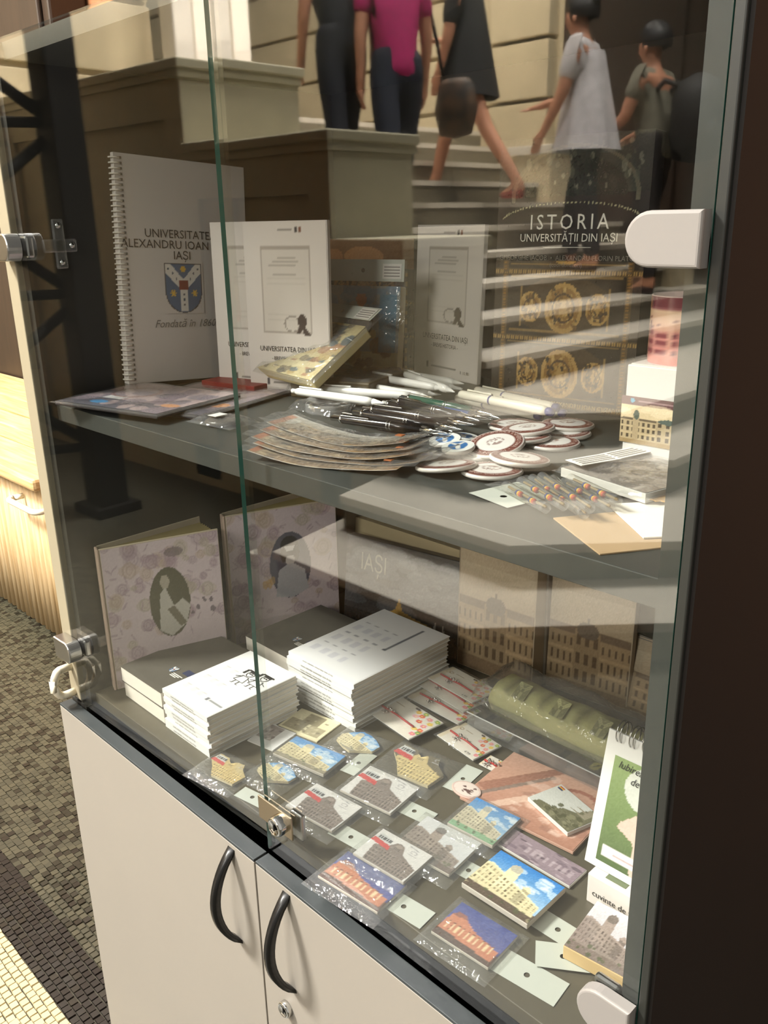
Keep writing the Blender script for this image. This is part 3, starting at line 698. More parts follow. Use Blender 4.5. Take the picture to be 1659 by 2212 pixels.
def night(W=44, H=32):
    c = Cv(W, H, (58, 62, 120)); c.grad((94, 96, 160), (52, 70, 150), .4, 1); c.rect(0, 0, 1, .3, (88, 62, 50))
    c.poly([(.02, .2), (.04, .62), (.3, .66), (.5, .52), (.95, .4), (.95, .12)], (206, 130, 96)); c.grid(.06, .22, .9, .5, 10, 3, .4, .55, (120, 66, 48)); c.grid(.06, .22, .9, .45, 10, 1, .35, .8, (246, 214, 170))
    c.poly([(.04, .62), (.1, .74), (.24, .74), (.3, .66)], (150, 90, 76)); return c.noise(6)
def shield(W=44, H=56, bg=(232, 228, 222)):
    c = Cv(W, H, bg); B = (72, 104, 140); sh = lambda p, col: c.poly(p, col)
    out = [(.05, .97), (.95, .97), (.95, .42)]+[(.5+.45*math.cos(-a), .42-.4*math.sin(a)) for a in [math.pi*k/16 for k in range(1, 16)]]+[(.05, .42)]
    sh(out, (60, 60, 64)); sh([(.5+(u-.5)*.95, .5+(v-.5)*.965) for u, v in out], B); Wt = (232, 228, 220)
    sh([(.07, .95), (.07, .78), (.42, .47), (.42, .05), (.58, .05), (.58, .47), (.93, .78), (.93, .95), (.8, .95), (.5, .66), (.2, .95)], Wt)
    for u, v in ((.14, .86), (.24, .78), (.33, .67), (.86, .86), (.76, .78), (.67, .67), (.5, .38), (.5, .28), (.5, .18)): c.ell(u, v, .022, .025, (60, 70, 90))
    c.rect(.38, .47, .62, .64, (128, 48, 44))
    for u, v in ((.5, .86), (.24, .4), (.77, .4)):
        for a in range(6):
            an = a*math.pi/3; c.line(u, v, u+.06*math.cos(an), v+.05*math.sin(an), .02, (224, 184, 70))
    return c
def floral(seed, portrait):
    c = Cv(120, 130, (216, 198, 200)); c.rng = np.random.RandomState(seed)
    for _ in range(70):
        u, v = c.rng.uniform(0, 1, 2); r = c.rng.uniform(.03, .09); col = [(182, 156, 164), (190, 168, 174), (200, 176, 158), (172, 148, 156), (192, 178, 158)][c.rng.randint(5)]
        c.ell(u, v, r, r*c.rng.uniform(.4, 1), col, .5)
        for q in range(1, 3): c.ring(u, v, r*q/3, r*q/3, .25, tuple(k*.9 for k in col), .5)
    for _ in range(60):
        u, v = c.rng.uniform(0, 1, 2); a = c.rng.uniform(0, 6.28); c.line(u, v, u+.05*math.cos(a), v+.05*math.sin(a), .006, (166, 142, 150), .5)
    if portrait == 1:
        c.ell(.53, .55, .175, .25, (92, 88, 66)); c.poly([(.42, .36), (.45, .62), (.5, .66), (.56, .52), (.64, .56), (.7, .5), (.66, .38), (.52, .3)], (196, 190, 178)); c.poly([(.5, .5), (.56, .52), (.66, .38), (.6, .36)], (120, 112, 92)); c.ell(.5, .7, .04, .05, (180, 170, 152))
        c.blotch([(92, 80, 88)], 6, (.7, .42, .95, .55), (.012, .03), .7); c.ell(.6, .9, .08, .035, (110, 96, 100), .6)
    else:
        c.ell(.55, .55, .19, .26, (96, 94, 108)); c.ell(.55, .63, .06, .075, (208, 200, 196)); c.ell(.55, .7, .085, .08, (40, 36, 40)); c.rect(.475, .665, .625, .7, (226, 222, 220)); c.ell(.49, .64, .028, .06, (44, 40, 42)); c.ell(.61, .64, .028, .06, (44, 40, 42)); c.poly([(.4, .32), (.44, .52), (.52, .56), (.58, .56), (.68, .5), (.71, .34), (.56, .29)], (190, 186, 188)); c.blotch([(206, 160, 96)], 4, (.3, .4, .42, .46), (.02, .03), .6)
    c.rect(.18, .1, .6, .16, (196, 180, 182), .7)
    return c.noise(3)
# ------------------------------------------------------------------ UPPER SHELF
# spiral notebook
def wiro(parent, n, H, x, r, m_, y0=0, z=0):
    b = MB()
    for k in range(n):
        y = y0+.006+(H-.012)*k/(n-1)
        b.tube([(x+r*math.cos(a)-r*.3, y, z+r*math.sin(a)) for a in [2*math.pi*q/8 for q in range(8)]], .0009, 5, closed=True)
    return b.build('spiral_binding', m_, parent)
W, H = .205, .297; M = frame((.034, .117+.1023, ZS+.0144-.0072), (0, .9976, -.07), (-.04, .07, 1))
nb = thing('spiral_notebook', 'tall white spiral notebook with blue and white shield standing at the left wall', 'notebook', M=M)
MB().box(-W/2, W/2, 0, H, -.012, 0, 0, .0005).build('cover', mat('notebook_cover', (214, 208, 202), .5), nb)
wb_ = MB()
for k in range(44):
    y = .006+(H-.012)*k/43
    wb_.tube([(-W/2+.0035+.0068*math.cos(a), y, -.006+.0085*math.sin(a)) for a in [2*math.pi*q/8 for q in range(8)]], .0011, 5, closed=True)
wb_.build('spiral_binding', mat('white_wire', (226, 220, 208), .35), nb)
hb_ = MB()
for k in range(44):
    y = .006+(H-.012)*k/43; hb_.box(-W/2+.0085, -W/2+.0115, y-.0016, y+.0016, .0001, .0003)
hb_.build('punched_holes', mat('hole_grey', (110, 108, 104), .7), nb)
for s_, sz, y in (('UNIVERSITATEA', .0158, .199), ('ALEXANDRU IOAN CUZA', .0158, .185), ('IAȘI', .0158, .171)): text(s_, sz, -.008, y, .0006, INK, nb)
pic('shield_emblem', shield(44, 56, (214, 208, 202)), .064, .07, nb, -.008, .128, .0006, MATTE)
text('Fondată în 1860', .015, -.008, .079, .0006, INKG, nb, shear=.35)
# university booklets
def booklet(label, BL, BR, TL, lean, w, price=False, z=ZS, H=None, bl=None):
    if bl: W = w; M = frame((bl[0]+.94*w/2, bl[1]+.34*w/2, z), (.94, .34, 0), (-.045, .012, 1))
    else: M, W, Hc = stand(BL, BR, TL, lean, z, w); H = H or Hc
    t = thing('history_booklet', label, 'booklet', 'university history booklets', M=M)
    MB().box(-W/2, W/2, 0, H, -.007, 0, 0, .0004).build('cover', mat('booklet_cover', (222, 214, 206), .5), t)
    c = Cv(64, 96, (222, 214, 206)); fr = (176, 166, 156)
    for a in (.0, .02): 
        c.rect(.2+a, .36+a*.6, .8-a, .86-a*.6, fr if a == 0 else (214, 206, 196))
    for q in range(5): c.rect(.4-.05*(q % 3), .79-q*.022, .62+.04*(q % 2), .8-q*.022, (170, 162, 152), .8)
    for q in range(9): c.rect(.27, .68-q*.03, .74, .684-q*.03, (204, 196, 186), .8)
    c.ring(.56, .42, .1, .05, .18, (150, 140, 132)); c.ell(.68, .44, .055, .04, (64, 52, 46)); c.poly([(.66, .42), (.6, .36), (.66, .37), (.69, .4)], (70, 58, 52)); c.poly([(.69, .42), (.78, .36), (.71, .35), (.68, .39)], (70, 58, 52))
    c.rect(.42, .945, .6, .955, (150, 142, 136)); c.rect(.63, .935, .66, .965, (60, 56, 58)); c.rect(.67, .935, .7, .965, (130, 80, 60)); c.rect(.22, .055, .25, .09, (60, 60, 66)); c.rect(.3, .067, .68, .078, (120, 114, 108))
    pic('cover_print', c, W*.98, H*.985, t, 0, H/2, .0006, MATTE)
    k = W/.13; text('UNIVERSITATEA DIN IAȘI', .0098*k, 0, H*.27, .0012, INK, t, sx=.82); text('- BREVIS HISTORIA -', .0072*k, 0, H*.215, .0012, INK, t, sx=.85)
    if price: text('R 10.00', .0065, W*.32, .012, .0012, INKG, t)
    return t
rb = thing('red_booklet', 'red booklet lying at the foot of the white university booklets', 'booklet', M=frame((.125, .232, ZS+.005), (1, .18, 0), (-.18, 1, 0)))
MB().box(-.05, .05, -.02, .02, -.005, .008, 0, .001).build('cover', mat('red_cover', (132, 34, 28), .5), rb)
booklet('white university booklet half hidden behind the glass door seam', None, None, None, 0, .13, bl=(.076, .236), H=.222)
booklet('white university booklet to the right of the door seam', None, None, None, 0, .126, bl=(.148, .238), H=.222)
booklet('white university booklet with price sticker standing beside the dark book', (893, 802), (1046, 835), (911, 486), .05, .15, True)
# ornate dark books
def coffer(W=150, H=210, top=True):
    c = Cv(W, H, (52, 44, 34)); G1 = (150, 112, 56); G2 = (190, 152, 88); D = (34, 30, 26)
    if top: c.grad((34, 34, 30), (60, 62, 54), .62, 1)
    for v in (.02, .27, .52):
        c.rect(0, v-.01, 1, v+.012, (96, 76, 46)); c.grid(0, v-.006, 1, v+.008, 60, 1, .5, 1, G2)
        for u in (.08, .92): c.rect(u-.018, v, u+.018, v+.24, (100, 80, 50)); c.grid(u-.01, v, u+.01, v+.24, 1, 30, 1, .5, G1)
        c.poly([(.2, v+.06), (.2, v+.18), (.34, v+.225), (.66, v+.225), (.8, v+.18), (.8, v+.06), (.66, v+.02), (.34, v+.02)], (74, 58, 38))
        for u, r in ((.5, .13), (.27, .08), (.73, .08)):
            c.ell(u, v+.12, r, r*.72, G1); c.ring(u, v+.12, r, r*.72, .18, G2); c.blotch([G2, (214, 178, 110), (110, 80, 40), D], 80, (u-r*.75, v+.12-r*.55, u+r*.75, v+.12+r*.55), (.004, .012), .7); c.ring(u, v+.12, r*.6, r*.43, .14, (84, 62, 36)); c.poly([(u-r*.2, v+.12), (u, v+.12+r*.3), (u+r*.2, v+.12), (u, v+.12-r*.3)], G2)
        for u in (.2, .8): c.line(u, v+.05, u, v+.19, .008, G2, .7)
        c.line(.12, v+.03, .88, v+.03, .004, G2, .6); c.line(.12, v+.235, .88, v+.235, .004, G2, .6)
    if top:
        c.rect(0, .56, 1, .8, (30, 29, 28)); c.grad((40, 44, 38), (62, 66, 56), .8, 1)
        c.poly([(.1, .8), (.12, .94), (.88, .98), (.92, .8)], (54, 62, 54)); c.ell(.5, .8, .36, .13, (36, 44, 38)); c.rect(0, .56, 1, .79, (30, 29, 28)); c.ring(.52, .79, .42, .18, .06, (104, 102, 86)); c.rect(0, .56, 1, .77, (30, 29, 28))
        c.blotch([(150, 150, 132), (100, 104, 90), (60, 62, 54)], 60, (.2, .82, .95, .97), (.006, .02), .6)
        for k in range(46):
            a = math.pi*(.08+.84*k/45); c.ell(.5-.47*math.cos(a), .70+.07*math.sin(a), .005, .004, (190, 186, 150))
    else: c.grad((96, 70, 50), (110, 84, 62), .77, 1); c.ell(.5, .86, .2, .08, (150, 110, 76)); c.ell(.2, .86, .09, .06, (140, 100, 70))
    return c.noise(4)
M, W, H = stand((1060, 866), (1362, 905), (1070, 305), .04, ZS)
ib = thing('history_volume', 'large dark book with gilded coffered ceiling cover and serif title standing upright', 'book', M=M)
MB().box(-W/2, W/2, 0, H, -.03, 0, 0, .001).build('cover', mat('dark_cover', (40, 34, 28), .4), ib)
pic('cover_print', coffer(), W, H, ib, 0, H/2, .0006, GLOSS)
text('ISTORIA', .0235, .0, H*.70, .0014, INKW, ib, space=1.35, sx=.9); text('UNIVERSITĂȚII DIN IAȘI', .0125, .0, H*.645, .0014, INKW, ib, sx=.92)
text('GHEORGHE IACOB  •  ALEXANDRU-FLORIN PLATON', .0078, .0, H*.573, .0014, INKG, ib, sx=.95); text('(coordonatori)', .0068, 0, H*.548, .0014, INKG, ib)
MB().box(-.03, .03, H*.612-.0003, H*.612+.0003, .0012, .0014).build('rule', INKW, ib)
text('EDITURA UNIVERSITĂȚII „ALEXANDRU IOAN CUZA” IAȘI', .0068, 0, H*.022, .0014, INKGOLD, ib, sx=1.0)
M, W, H = stand((690, 784), (893, 803), (690, 516), .03, ZS)
ib2 = thing('history_volume', 'dark ornate book standing behind the packaged playing sets', 'book', M=M)
MB().box(-W/2, W/2, 0, H, -.01, 0, 0, .001).build('cover', MATS['dark_cover'], ib2)
pic('cover_print', coffer(90, 110, False), W, H, ib2, 0, H/2, .0006, GLOSS)
# packaged paper toy sets
def toyset(label, BL, BR, TL, lean, kind, z):
    M, W, H = stand(BL, BR, TL, lean, z)
    t = thing('packaged_toy_set', label, 'toy set', 'packaged toy sets', M=M)
    MB().box(-W/2+.004, W/2-.004, .006, H*.78, -.016, 0, 0, .002).build('box', mat('cream_box', (206, 190, 140), .5), t)
    c = Cv(60, 64, (206, 190, 140))
    if kind == 0:
        c.rect(0, .3, 1, 1, (150, 160, 160)); c.cloud((110, 150, 186), 8, (0, .6, 1, 1), .12); c.ell(.46, .62, .13, .14, (226, 222, 210)); c.ell(.46, .85, .07, .08, (206, 130, 100)); c.blotch([(120, 84, 50), (90, 70, 48), (196, 160, 90)], 26, (.05, .1, .95, .5), (.03, .08), .8); c.ring(.46, .6, .17, .16, .12, (70, 60, 40)); c.rect(.72, .3, .95, .9, (70, 140, 180), .7); c.rect(.2, .9, .8, .97, (110, 150, 180))
    else:
        c.blotch([(110, 96, 64), (74, 70, 54), (186, 160, 96), (60, 84, 96), (160, 110, 70)], 60, (0, .05, 1, 1), (.03, .1), .8); c.rect(.25, .7, .75, .95, (60, 84, 100), .8); c.poly([(.1, .1), (.9, .2), (.9, .3), (.1, .22)], (220, 206, 160), .9); c.rect(.35, .4, .65, .62, (196, 170, 110), .8)
    pic('cover_print', c.noise(5), W-.008, H*.78-.006, t, 0, .006+(H*.78-.006)/2, .0008, GLOSS)
    sheet('plastic_bag', W+.006, H*.98, t, BAG, 0, H*.49, .004, .002, 70, kind, 20, .006)
    hd = hole_card(W+.008, H*.17, 0, 0, .003, 0, 'header_card', t, CARDW, (0, H*.9, .0065))
    MB().box(W*.26, W*.5, -.011, .009, .0004, .0008).build('sticker', PAPER, hd)
    for q in range(4): MB().box(W*.28, W*.48, -.008+q*.004, -.0068+q*.004, .0009, .0011).build('barcode', INKG, hd)
    return t
toyset('packaged toy set with white figure standing upright behind the tilted one', (704, 818), (862, 832), (700, 556), .12, 0, ZS)
toyset('packaged cream toy set tilted far back with white header card', (546, 800), (668, 830), (692, 652), .98, 1, ZS+.03)
fb = thing('packaged_toy_set', 'packaged toy set lying flat underneath the tilted one', 'toy set', 'packaged toy sets', M=frame((.262, .315, ZS), (.95, .3, 0), (-.3, .95, 0)))
MB().box(-.06, .06, -.05, .05, 0, .026, 0, .002).build('box', mat('toy_box_dark', (84, 74, 52), .5), fb)
sheet('plastic_bag', .13, .11, fb, BAG, 0, 0, .029, .002, 70, 5, 14, .02)
# glossy placemats lying at the left
def placemat(label, A, B, C, z, seed):
    M, W, H = pts3(A, B, C, z); t = thing('glossy_folder', label, 'folder', 'glossy folders', M=M)
    MB().box(-W/2, W/2, -H/2, H/2, -.005, 0, 0, .001).build('board', mat('dark_board', (46, 42, 44), .4), t)
    c = Cv(70, 50, (186, 164, 164)); c.rng = np.random.RandomState(seed); c.rect(0, 0, .3, 1, (84, 80, 92)); c.blotch([(150, 130, 140), (206, 178, 172), (120, 110, 124)], 26, (.1, 0, 1, 1), (.06, .14), .7)
    c.poly([(.3, .2), (.95, .3), (.95, .42), (.3, .36)], (128, 108, 124), .8); c.rect(.3, .62, .42, .8, (230, 228, 226)); c.ell(.16, .7, .06, .08, (70, 150, 206)); c.ell(.3, .12, .06, .08, (216, 150, 96)); c.ring(.6, .7, .22, .2, .15, (150, 110, 106), .8)
    pic('cover_print', c.noise(4), W*.97, H*.96, t, 0, 0, .0006, GLOSS)
    sheet('plastic_film', W+.01, H+.01, t, FILM, 0, 0, .003, .0012, 40, seed, 16, .004); return t
placemat('glossy pinkish folder lying flat with its corner over the shelf front at the left', (118, 866), (306, 826), (520, 850), ZS+.0125, 4)
placemat('glossy lilac folder underneath, reaching towards the white pens', (232, 876), (452, 822), (632, 842), ZS+.006, 9)
# small packaged magnet with white label
M, W, H = pts3((400, 912), (470, 896), (520, 925), ZS+.002)
t = thing('packaged_trinket', 'small clear bag with round trinket and white label near the shelf edge', 'trinket', M=M)
MB().lathe([(.001, .0), (.02, 0), (.021, .003), (.018, .005), (.001, .0055)], 24).build('disc', mat('dark_trinket', (70, 62, 50), .3), t)
sheet('plastic_bag', W, H, t, BAG, 0, 0, .007, .002, 120, 1, 16, .006)
MB().box(-.012, .006, -.002, .012, .009, .0094).build('label_sticker', PAPER, t)
# clear coiled ring
P0 = onz(714, 886, ZS)
t = thing('clear_ring_tin', 'flat round clear tin beside the white pens', 'tin', loc=(P0.x, P0.y, ZS))
MB().lathe([(.031, 0), (.031, .009), (.029, .0105), (.0285, .009), (.0285, .002), (.001, .002)], 32, 0, None, False).build('wall', film('clear_tin', .15, tint=(.8, .8, .76), haze=.15), t)
MB().tube([(.024*math.cos(a), .024*math.sin(a), .006) for a in [2*math.pi*k/24 for k in range(24)]], .0025, 8, closed=True).build('ring', mat('bronze_ring', (110, 96, 70), .3, .8), t)
sheet('plastic_bag', .085, .065, t, FILM, 0, 0, .012, .002, 90, 2, 14, .01)
# pens
WPEN = mat('white_pen_plastic', (236, 234, 228), .3); BPEN = mat('black_pen_lacquer', (20, 20, 24), .18, spec=.7); NPEN = mat('green_pen_lacquer', (20, 70, 56), .18, spec=.7); UPEN = mat('blue_pen_lacquer', (30, 70, 130), .18, spec=.7); BLUEC = mat('blue_cap', (40, 46, 120), .35)
ROTX = Matrix.Rotation(math.pi/2, 4, 'Y')
def pen_proto(kind):
    t = bpy.data.objects.new('ballpoint_pen', None); COL.objects.link(t)
    if kind == 'white':
        MB().lathe([(.0035, -.07), (.0048, -.066), (.0052, 0), (.0052, .045), (.004, .055)], 14, 0, ROTX).build('barrel', WPEN, t)
        MB().lathe([(.004, .055), (.0012, .07), (.0006, .073)], 12, 0, ROTX).build('tip', WPEN, t)
        MB().box(-.066, -.028, -.0018, .0018, .0052, .0072, 0, .0006).build('clip', WPEN, t)
        MB().lathe([(.003, -.077), (.003, -.07)], 10, 0, ROTX).build('button', WPEN, t)
    elif kind == 'cap':
        MB().lathe([(.0046, -.07), (.0055, -.066), (.0055, .06), (.0046, .066)], 14, 0, ROTX).build('barrel', mat('ivory_pen', (232, 226, 208), .3), t)
        MB().lathe([(.0046, .066), (.005, .069), (.0044, .074), (.001, .075)], 12, 0, ROTX).build('end_plug', BLUEC, t)
        MB().lathe([(.0057, -.02), (.0057, -.0175)], 14, 0, ROTX).build('ring', BLUEC, t)
        MB().box(-.06, -.02, -.002, .002, .0055, .0078, 0, .0006).build('clip', MATS['ivory_pen'], t)
    else:
        body = {'black': BPEN, 'green': NPEN, 'blue': UPEN}[kind]
        MB().lathe([(.0036, -.062), (.0046, -.058), (.0049, 0), (.0049, .042)], 14, 0, ROTX).build('barrel', body, t)
        MB().lathe([(.0049, .042), (.003, .058), (.001, .071), (.0005, .074)], 12, 0, ROTX).build('tip', CHROME, t)
        MB().lathe([(.0028, -.074), (.003, -.062), (.0048, -.0615), (.0048, -.058)], 12, 0, ROTX).build('button', CHROME, t)
        MB().lathe([(.0052, .0), (.0052, .0015)], 14, 0, ROTX).lathe([(.0052, .004), (.0052, .0055)], 14, 0, ROTX).build('ring', CHROME, t)
        MB().box(-.06, -.022, -.0016, .0016, .0052, .0068, 0, .0005).build('clip', CHROME, t)
    return t
protos = {}
def put_pen(kind, a, b, zoff, label, group):
    z = ZS+.0055+zoff; p, q = onz(*a, z), onz(*b, z); d = q-p
    if kind not in protos: protos[kind] = t = pen_proto(kind)
    else: t = copy_tree(protos[kind])
    tag(t, label, 'pen', group); t.location = (p+q)/2+Vector((0, 0, 0)); t.rotation_euler = (random.uniform(-.6, .6), 0, math.atan2(d.y, d.x))
gw = 'white ballpoint pens heaped at the back'; lw_ = 'plain white ballpoint pen in the heap behind the black pens'
for i, (a, b, zo) in enumerate((((654, 841), (794, 872), .0), ((660, 848), (805, 868), .011), ((666, 838), (852, 850), .0), ((700, 842), (905, 856), .011), ((745, 834), (956, 853), 0), ((760, 828), (940, 862), .0105),
        ((792, 803), (963, 838), .006), ((794, 811), (970, 842), .016), ((845, 803), (1001, 829), .005), ((850, 812), (1000, 842), .0), ((815, 822), (985, 838), .0), ((868, 806), (990, 850), .0165))):
    put_pen('white', a, b, zo, lw_, gw)
gb = 'black metal pens in the middle of the shelf'; lb_ = 'black lacquered ballpoint pen with chrome tip in the middle pile'
for i, (k, a, b, zo) in enumerate((('black', (724, 900), (929, 940), 0), ('blue', (782, 888), (992, 936), .0), ('black', (775, 893), (985, 926), .0105), ('black', (813, 866), (1016, 921), .006), ('black', (820, 875), (1030, 905), .0), ('blue', (860, 870), (1055, 905), .008),
        ('black', (840, 862), (1048, 912), .0165), ('green', (862, 856), (1074, 898), .011), ('black', (900, 862), (1085, 905), 0), ('black', (800, 884), (1010, 915), .0165), ('black', (742, 906), (940, 932), .0105))):
    put_pen(k, a, b, zo, {'black': lb_, 'green': 'dark green lacquered pen on top of the black pens', 'blue': 'blue-glinting lacquered pen %s of the pile' % ('at the front' if i == 1 else 'at the back')}[k] if i else 'black lacquered pen frontmost of the pile, beside the panorama strips', gb)
for i, (a, b, zo) in enumerate((((970, 856), (1185, 903), 0), ((1023, 842), (1209, 882), .006), ((985, 850), (1200, 892), .013), ((1040, 862), (1190, 888), .0))):
    put_pen('cap', a, b, zo, ['ivory pen with blue end plug nearest the round badges', 'ivory pen with blue end plug nearest the dark book', 'ivory pen with blue end plug on top of the other ivory pens', 'ivory pen mostly hidden beneath the other ivory pens'][i], 'ivory pens with blue ends')
# badges
def badge_proto(kind):
    t = bpy.data.objects.new('pin_badge', None); COL.objects.link(t)
    if kind == 'big':
        r = .0285; c = Cv(80, 80, (196, 190, 184)); c.ell(.5, .5, .48, .48, (112, 66, 58)); c.ell(.5, .5, .335, .335, (216, 212, 206)); 
        for a_, b_ in (((.42, .4), (.58, .62)), ((.38, .6), (.62, .6)), ((.4, .42), (.6, .42)), ((.45, .38), (.45, .64)), ((.55, .38), (.55, .64))): c.line(*a_, *b_, .012, (150, 130, 124))
        c.ring(.5, .51, .16, .13, .12, (150, 130, 124))
    else:
        r = .0165; c = Cv(60, 60, (222, 222, 216)); c.ell(.5, .5, .4, .4, (226, 226, 220)); c.ell(.5, .5, .3, .34, (60, 112, 168)); c.poly([(.28, .7), (.36, .76), (.5, .6), (.64, .76), (.72, .7), (.56, .5), (.56, .2), (.44, .2), (.44, .5)], (230, 228, 220)); c.ell(.5, .52, .06, .06, (50, 50, 60))
    MB().lathe([(.001, 0), (r*.93, 0), (r, .0012), (r, .003), (r*.96, .0042)], 36, 0, None, False).build('rim', mat('badge_rim', (206, 200, 192), .3), t)
    link('face_print', disc_mesh('face_print', c, r*.965, printmat(.3, .15, 'badge_print'), .0016 if kind == 'big' else .001), (), t, (0, 0, .0042))
    if kind == 'big':
        s_ = 'BIBLIOTECA CENTRALĂ UNIVERSITARĂ • M. EMINESCU • '; vs = MB()
        for i, ch in enumerate(s_):
            if ch == ' ': continue
            me = text_mesh(ch, .0058); a = math.pi*.9-2*math.pi*i/len(s_); Mx = Matrix.Rotation(a-math.pi/2, 4, 'Z') @ Matrix.Translation((0, r*.79, .0053))
            vs.add([Mx @ v.co for v in me.vertices], [list(p.vertices) for p in me.polygons])
        vs.build('lettering', mat('badge_letter', (186, 160, 150), .5), t)
    return t
bpro = {}
def put_badge(kind, px, zo, label, tilt=(0, 0), group=None, rz=0):
    p = onz(*px, ZS+zo)
    if kind not in bpro: bpro[kind] = t = badge_proto(kind)
    else: t = copy_tree(bpro[kind])
    tag(t, label, 'badge', group); t.location = p; t.rotation_euler = (tilt[0], tilt[1], rz)
gbig = 'round brown-rimmed badges'
for px, zo, tl, lab in (((964, 1012), .003, (.12, -.08), 'brown-rimmed round badge nearest the shelf edge, leftmost of the front pair'), ((1072, 965), .010, (.12, -.22), 'brown-rimmed round badge tilted beside the small blue badges'),
        ((1062, 1023), .001, (.03, 0), 'brown-rimmed round badge overlapping the front pair at its right'), ((1122, 997), .006, (.05, -.1), 'brown-rimmed round badge behind the front pair, partly covered'),
        ((1192, 962), .0005, (0, 0), 'brown-rimmed round badge lying flat right of the badge pile'), ((1130, 950), .0045, (.02, .06), 'edge-on badge under the tilted brown-rimmed badge'),
        ((1140, 932), .0095, (.0, -.1), 'white-edged badge on top of the back stack'), ((1218, 940), .0005, (0, 0), 'white-edged badge in the middle of the back stack'), ((1226, 922), .005, (.0, .03), 'white-edged badge topmost at the back right'), ((1110, 924), .0005, (0, 0), 'small pale badge edge behind the back stack')):
    put_badge('big', px, zo, lab, tl, gbig, random.uniform(0, 6))
for px, zo, tl, lab in (((962, 956), .006, (.15, -.1), 'small badge with blue shield, leftmost of the small ones'), ((1000, 950), .002, (0, .1), 'small blue shield badge behind the leftmost small one'), ((990, 972), .009, (.1, -.1), 'small blue shield badge lying over two others'), ((1033, 990), .0005, (0, 0), 'small blue shield badge between the brown-rimmed ones')):
    put_badge('small', px, zo, lab, tl, 'small blue shield badges', .7)
# curved panoramic strips in sleeves
def strip(label, a, b, wd, zo, seed, bend):
    p, q = onz(*a, ZS+zo), onz(*b, ZS+zo); d = q-p; L = d.length
    t = thing('panorama_strip', label, 'bookmark', 'panorama strips in clear sleeves', M=frame((p+q)/2, d, Vector((-d.y, d.x, 0))))
    c = Cv(80, 18, (196, 170, 130)); c.rng = np.random.RandomState(seed); c.grad((150, 120, 86), (206, 204, 196), 0, 1); c.blotch([(96, 80, 62), (176, 140, 92), (70, 66, 60), (214, 196, 160)], 60, (0, 0, 1, .75), (.015, .05), .7); c.rect(0, .1, .05, .9, (206, 100, 60), .5); c.ell(.08, .6, .03, .2, (226, 222, 214), .8); c.rect(.9, 0, .97, 1, (150, 110, 80), .4); c.grid(.15, .2, .85, .6, 18, 2, .4, .5, (84, 70, 56), .5)
    for v in (0, .93): c.rect(0, v, 1, v+.07, (226, 222, 214))
    fz = lambda X, Y: bend*(X/(L/2))**2+.0006*np.sin(X*60+seed)
    pic('strip_print', c.noise(5), L, wd, t, 0, 0, 0, GLOSS, fz)
    n = 24; xs = np.linspace(-L/2-.008, L/2+.02, n); ys = np.linspace(-wd/2-.004, wd/2+.004, 6); X, Y = np.meshgrid(xs, ys); Z = bend*(X/(L/2))**2+.0018+.0014*np.sin(X*160+seed)*np.cos(Y*200)
    i_ = np.arange(n*6).reshape(6, n); qd = np.stack([i_[:-1, :-1], i_[:-1, 1:], i_[1:, 1:], i_[1:, :-1]], -1).reshape(-1, 4).tolist()
    MB().add(np.stack([X, Y, Z], -1).reshape(-1, 3).tolist(), qd, 0, True).build('clear_sleeve', BAG, t)
    MB().box(L/2-.022, L/2-.014, -.005, .002, bend*.8+.0025, bend*.8+.0035, 0, .0004).build('tricolour_knot', mat('tricolour_orange', (150, 84, 40), .6), t)
    return t
for i, (a, b, zo, bd, lab) in enumerate((((562, 980), (880, 1018), .001, .008, 'curved panorama strip nearest the shelf edge'), ((575, 968), (925, 1008), .003, .010, 'curved panorama strip second from the shelf edge'), ((572, 956), (905, 996), .006, .011, 'curved panorama strip in the middle of the fan'),
        ((592, 940), (910, 984), .009, .011, 'curved panorama strip fourth from the shelf edge'), ((608, 926), (900, 972), .011, .012, 'curved panorama strip, uppermost of the fan, near the clear tin'))):
    strip(lab, a, b, .045, zo, i, bd)
# tricolour cords in tubes with header card
for i, (a, b) in enumerate((((1092, 1050), (1180, 1098)), ((1125, 1040), (1218, 1092)), ((1150, 1034), (1250, 1102)), ((1170, 1030), (1275, 1098)), ((1195, 1036), (1262, 1110)), ((1232, 1034), (1335, 1082)), ((1218, 1042), (1318, 1096)))):
    z = ZS+.007+.006*(i % 2); p, q = onz(*a, z), onz(*b, z); d = q-p; L = d.length
    t = thing('tricolour_tube', 'clear tube with red yellow blue cord, %s' % ['leftmost by the white header card', 'second from the left', 'third from the left, on top', 'fourth, in the middle', 'fifth, pointing to the envelope', 'rightmost, under the postcard sleeve edge', 'sixth, beside the rightmost'][i], 'cord', 'tricolour cord tubes', M=frame((p+q)/2, d, (0, 0, 1)))
    MB().lathe([(.0045, -L/2), (.0045, L/2)], 12, 0, ROTX, False).build('tube', film('clear_tube', .12, tint=(.93, .92, .86), haze=.1), t)
    for k, (cn, cc) in enumerate((('blue', (40, 50, 120)), ('yellow', (230, 180, 60)), ('red', (206, 84, 40)))):
        for s_ in (-.2, .12):
            x_ = L*s_+.0026*k; MB().lathe([(.0022, x_), (.0026, x_+.0012), (.0022, x_+.0024)], 10, 0, ROTX).build('cord_band', mat('cord_'+cn, cc, .6), t)
    MB().tube([(-L/2+.003, 0, -.0015), (L/2-.003, 0, -.0015)], .0012, 6).build('cord', mat('cord_pale', (150, 130, 90), .6), t)
M, W, H = pts3((1012, 1066), (1118, 1042), (1172, 1080), ZS+.001)
t = thing('header_card_pack', 'white header card with punched hole under the tricolour tubes', 'header card', M=M)
hole_card(W, H, -.01, 0, .003, .0006, 'header_card', t, CARDW)
sheet('plastic_bag', W*.9, H*.9, t, BAG, .02, .01, .002, .001, 90, 1)
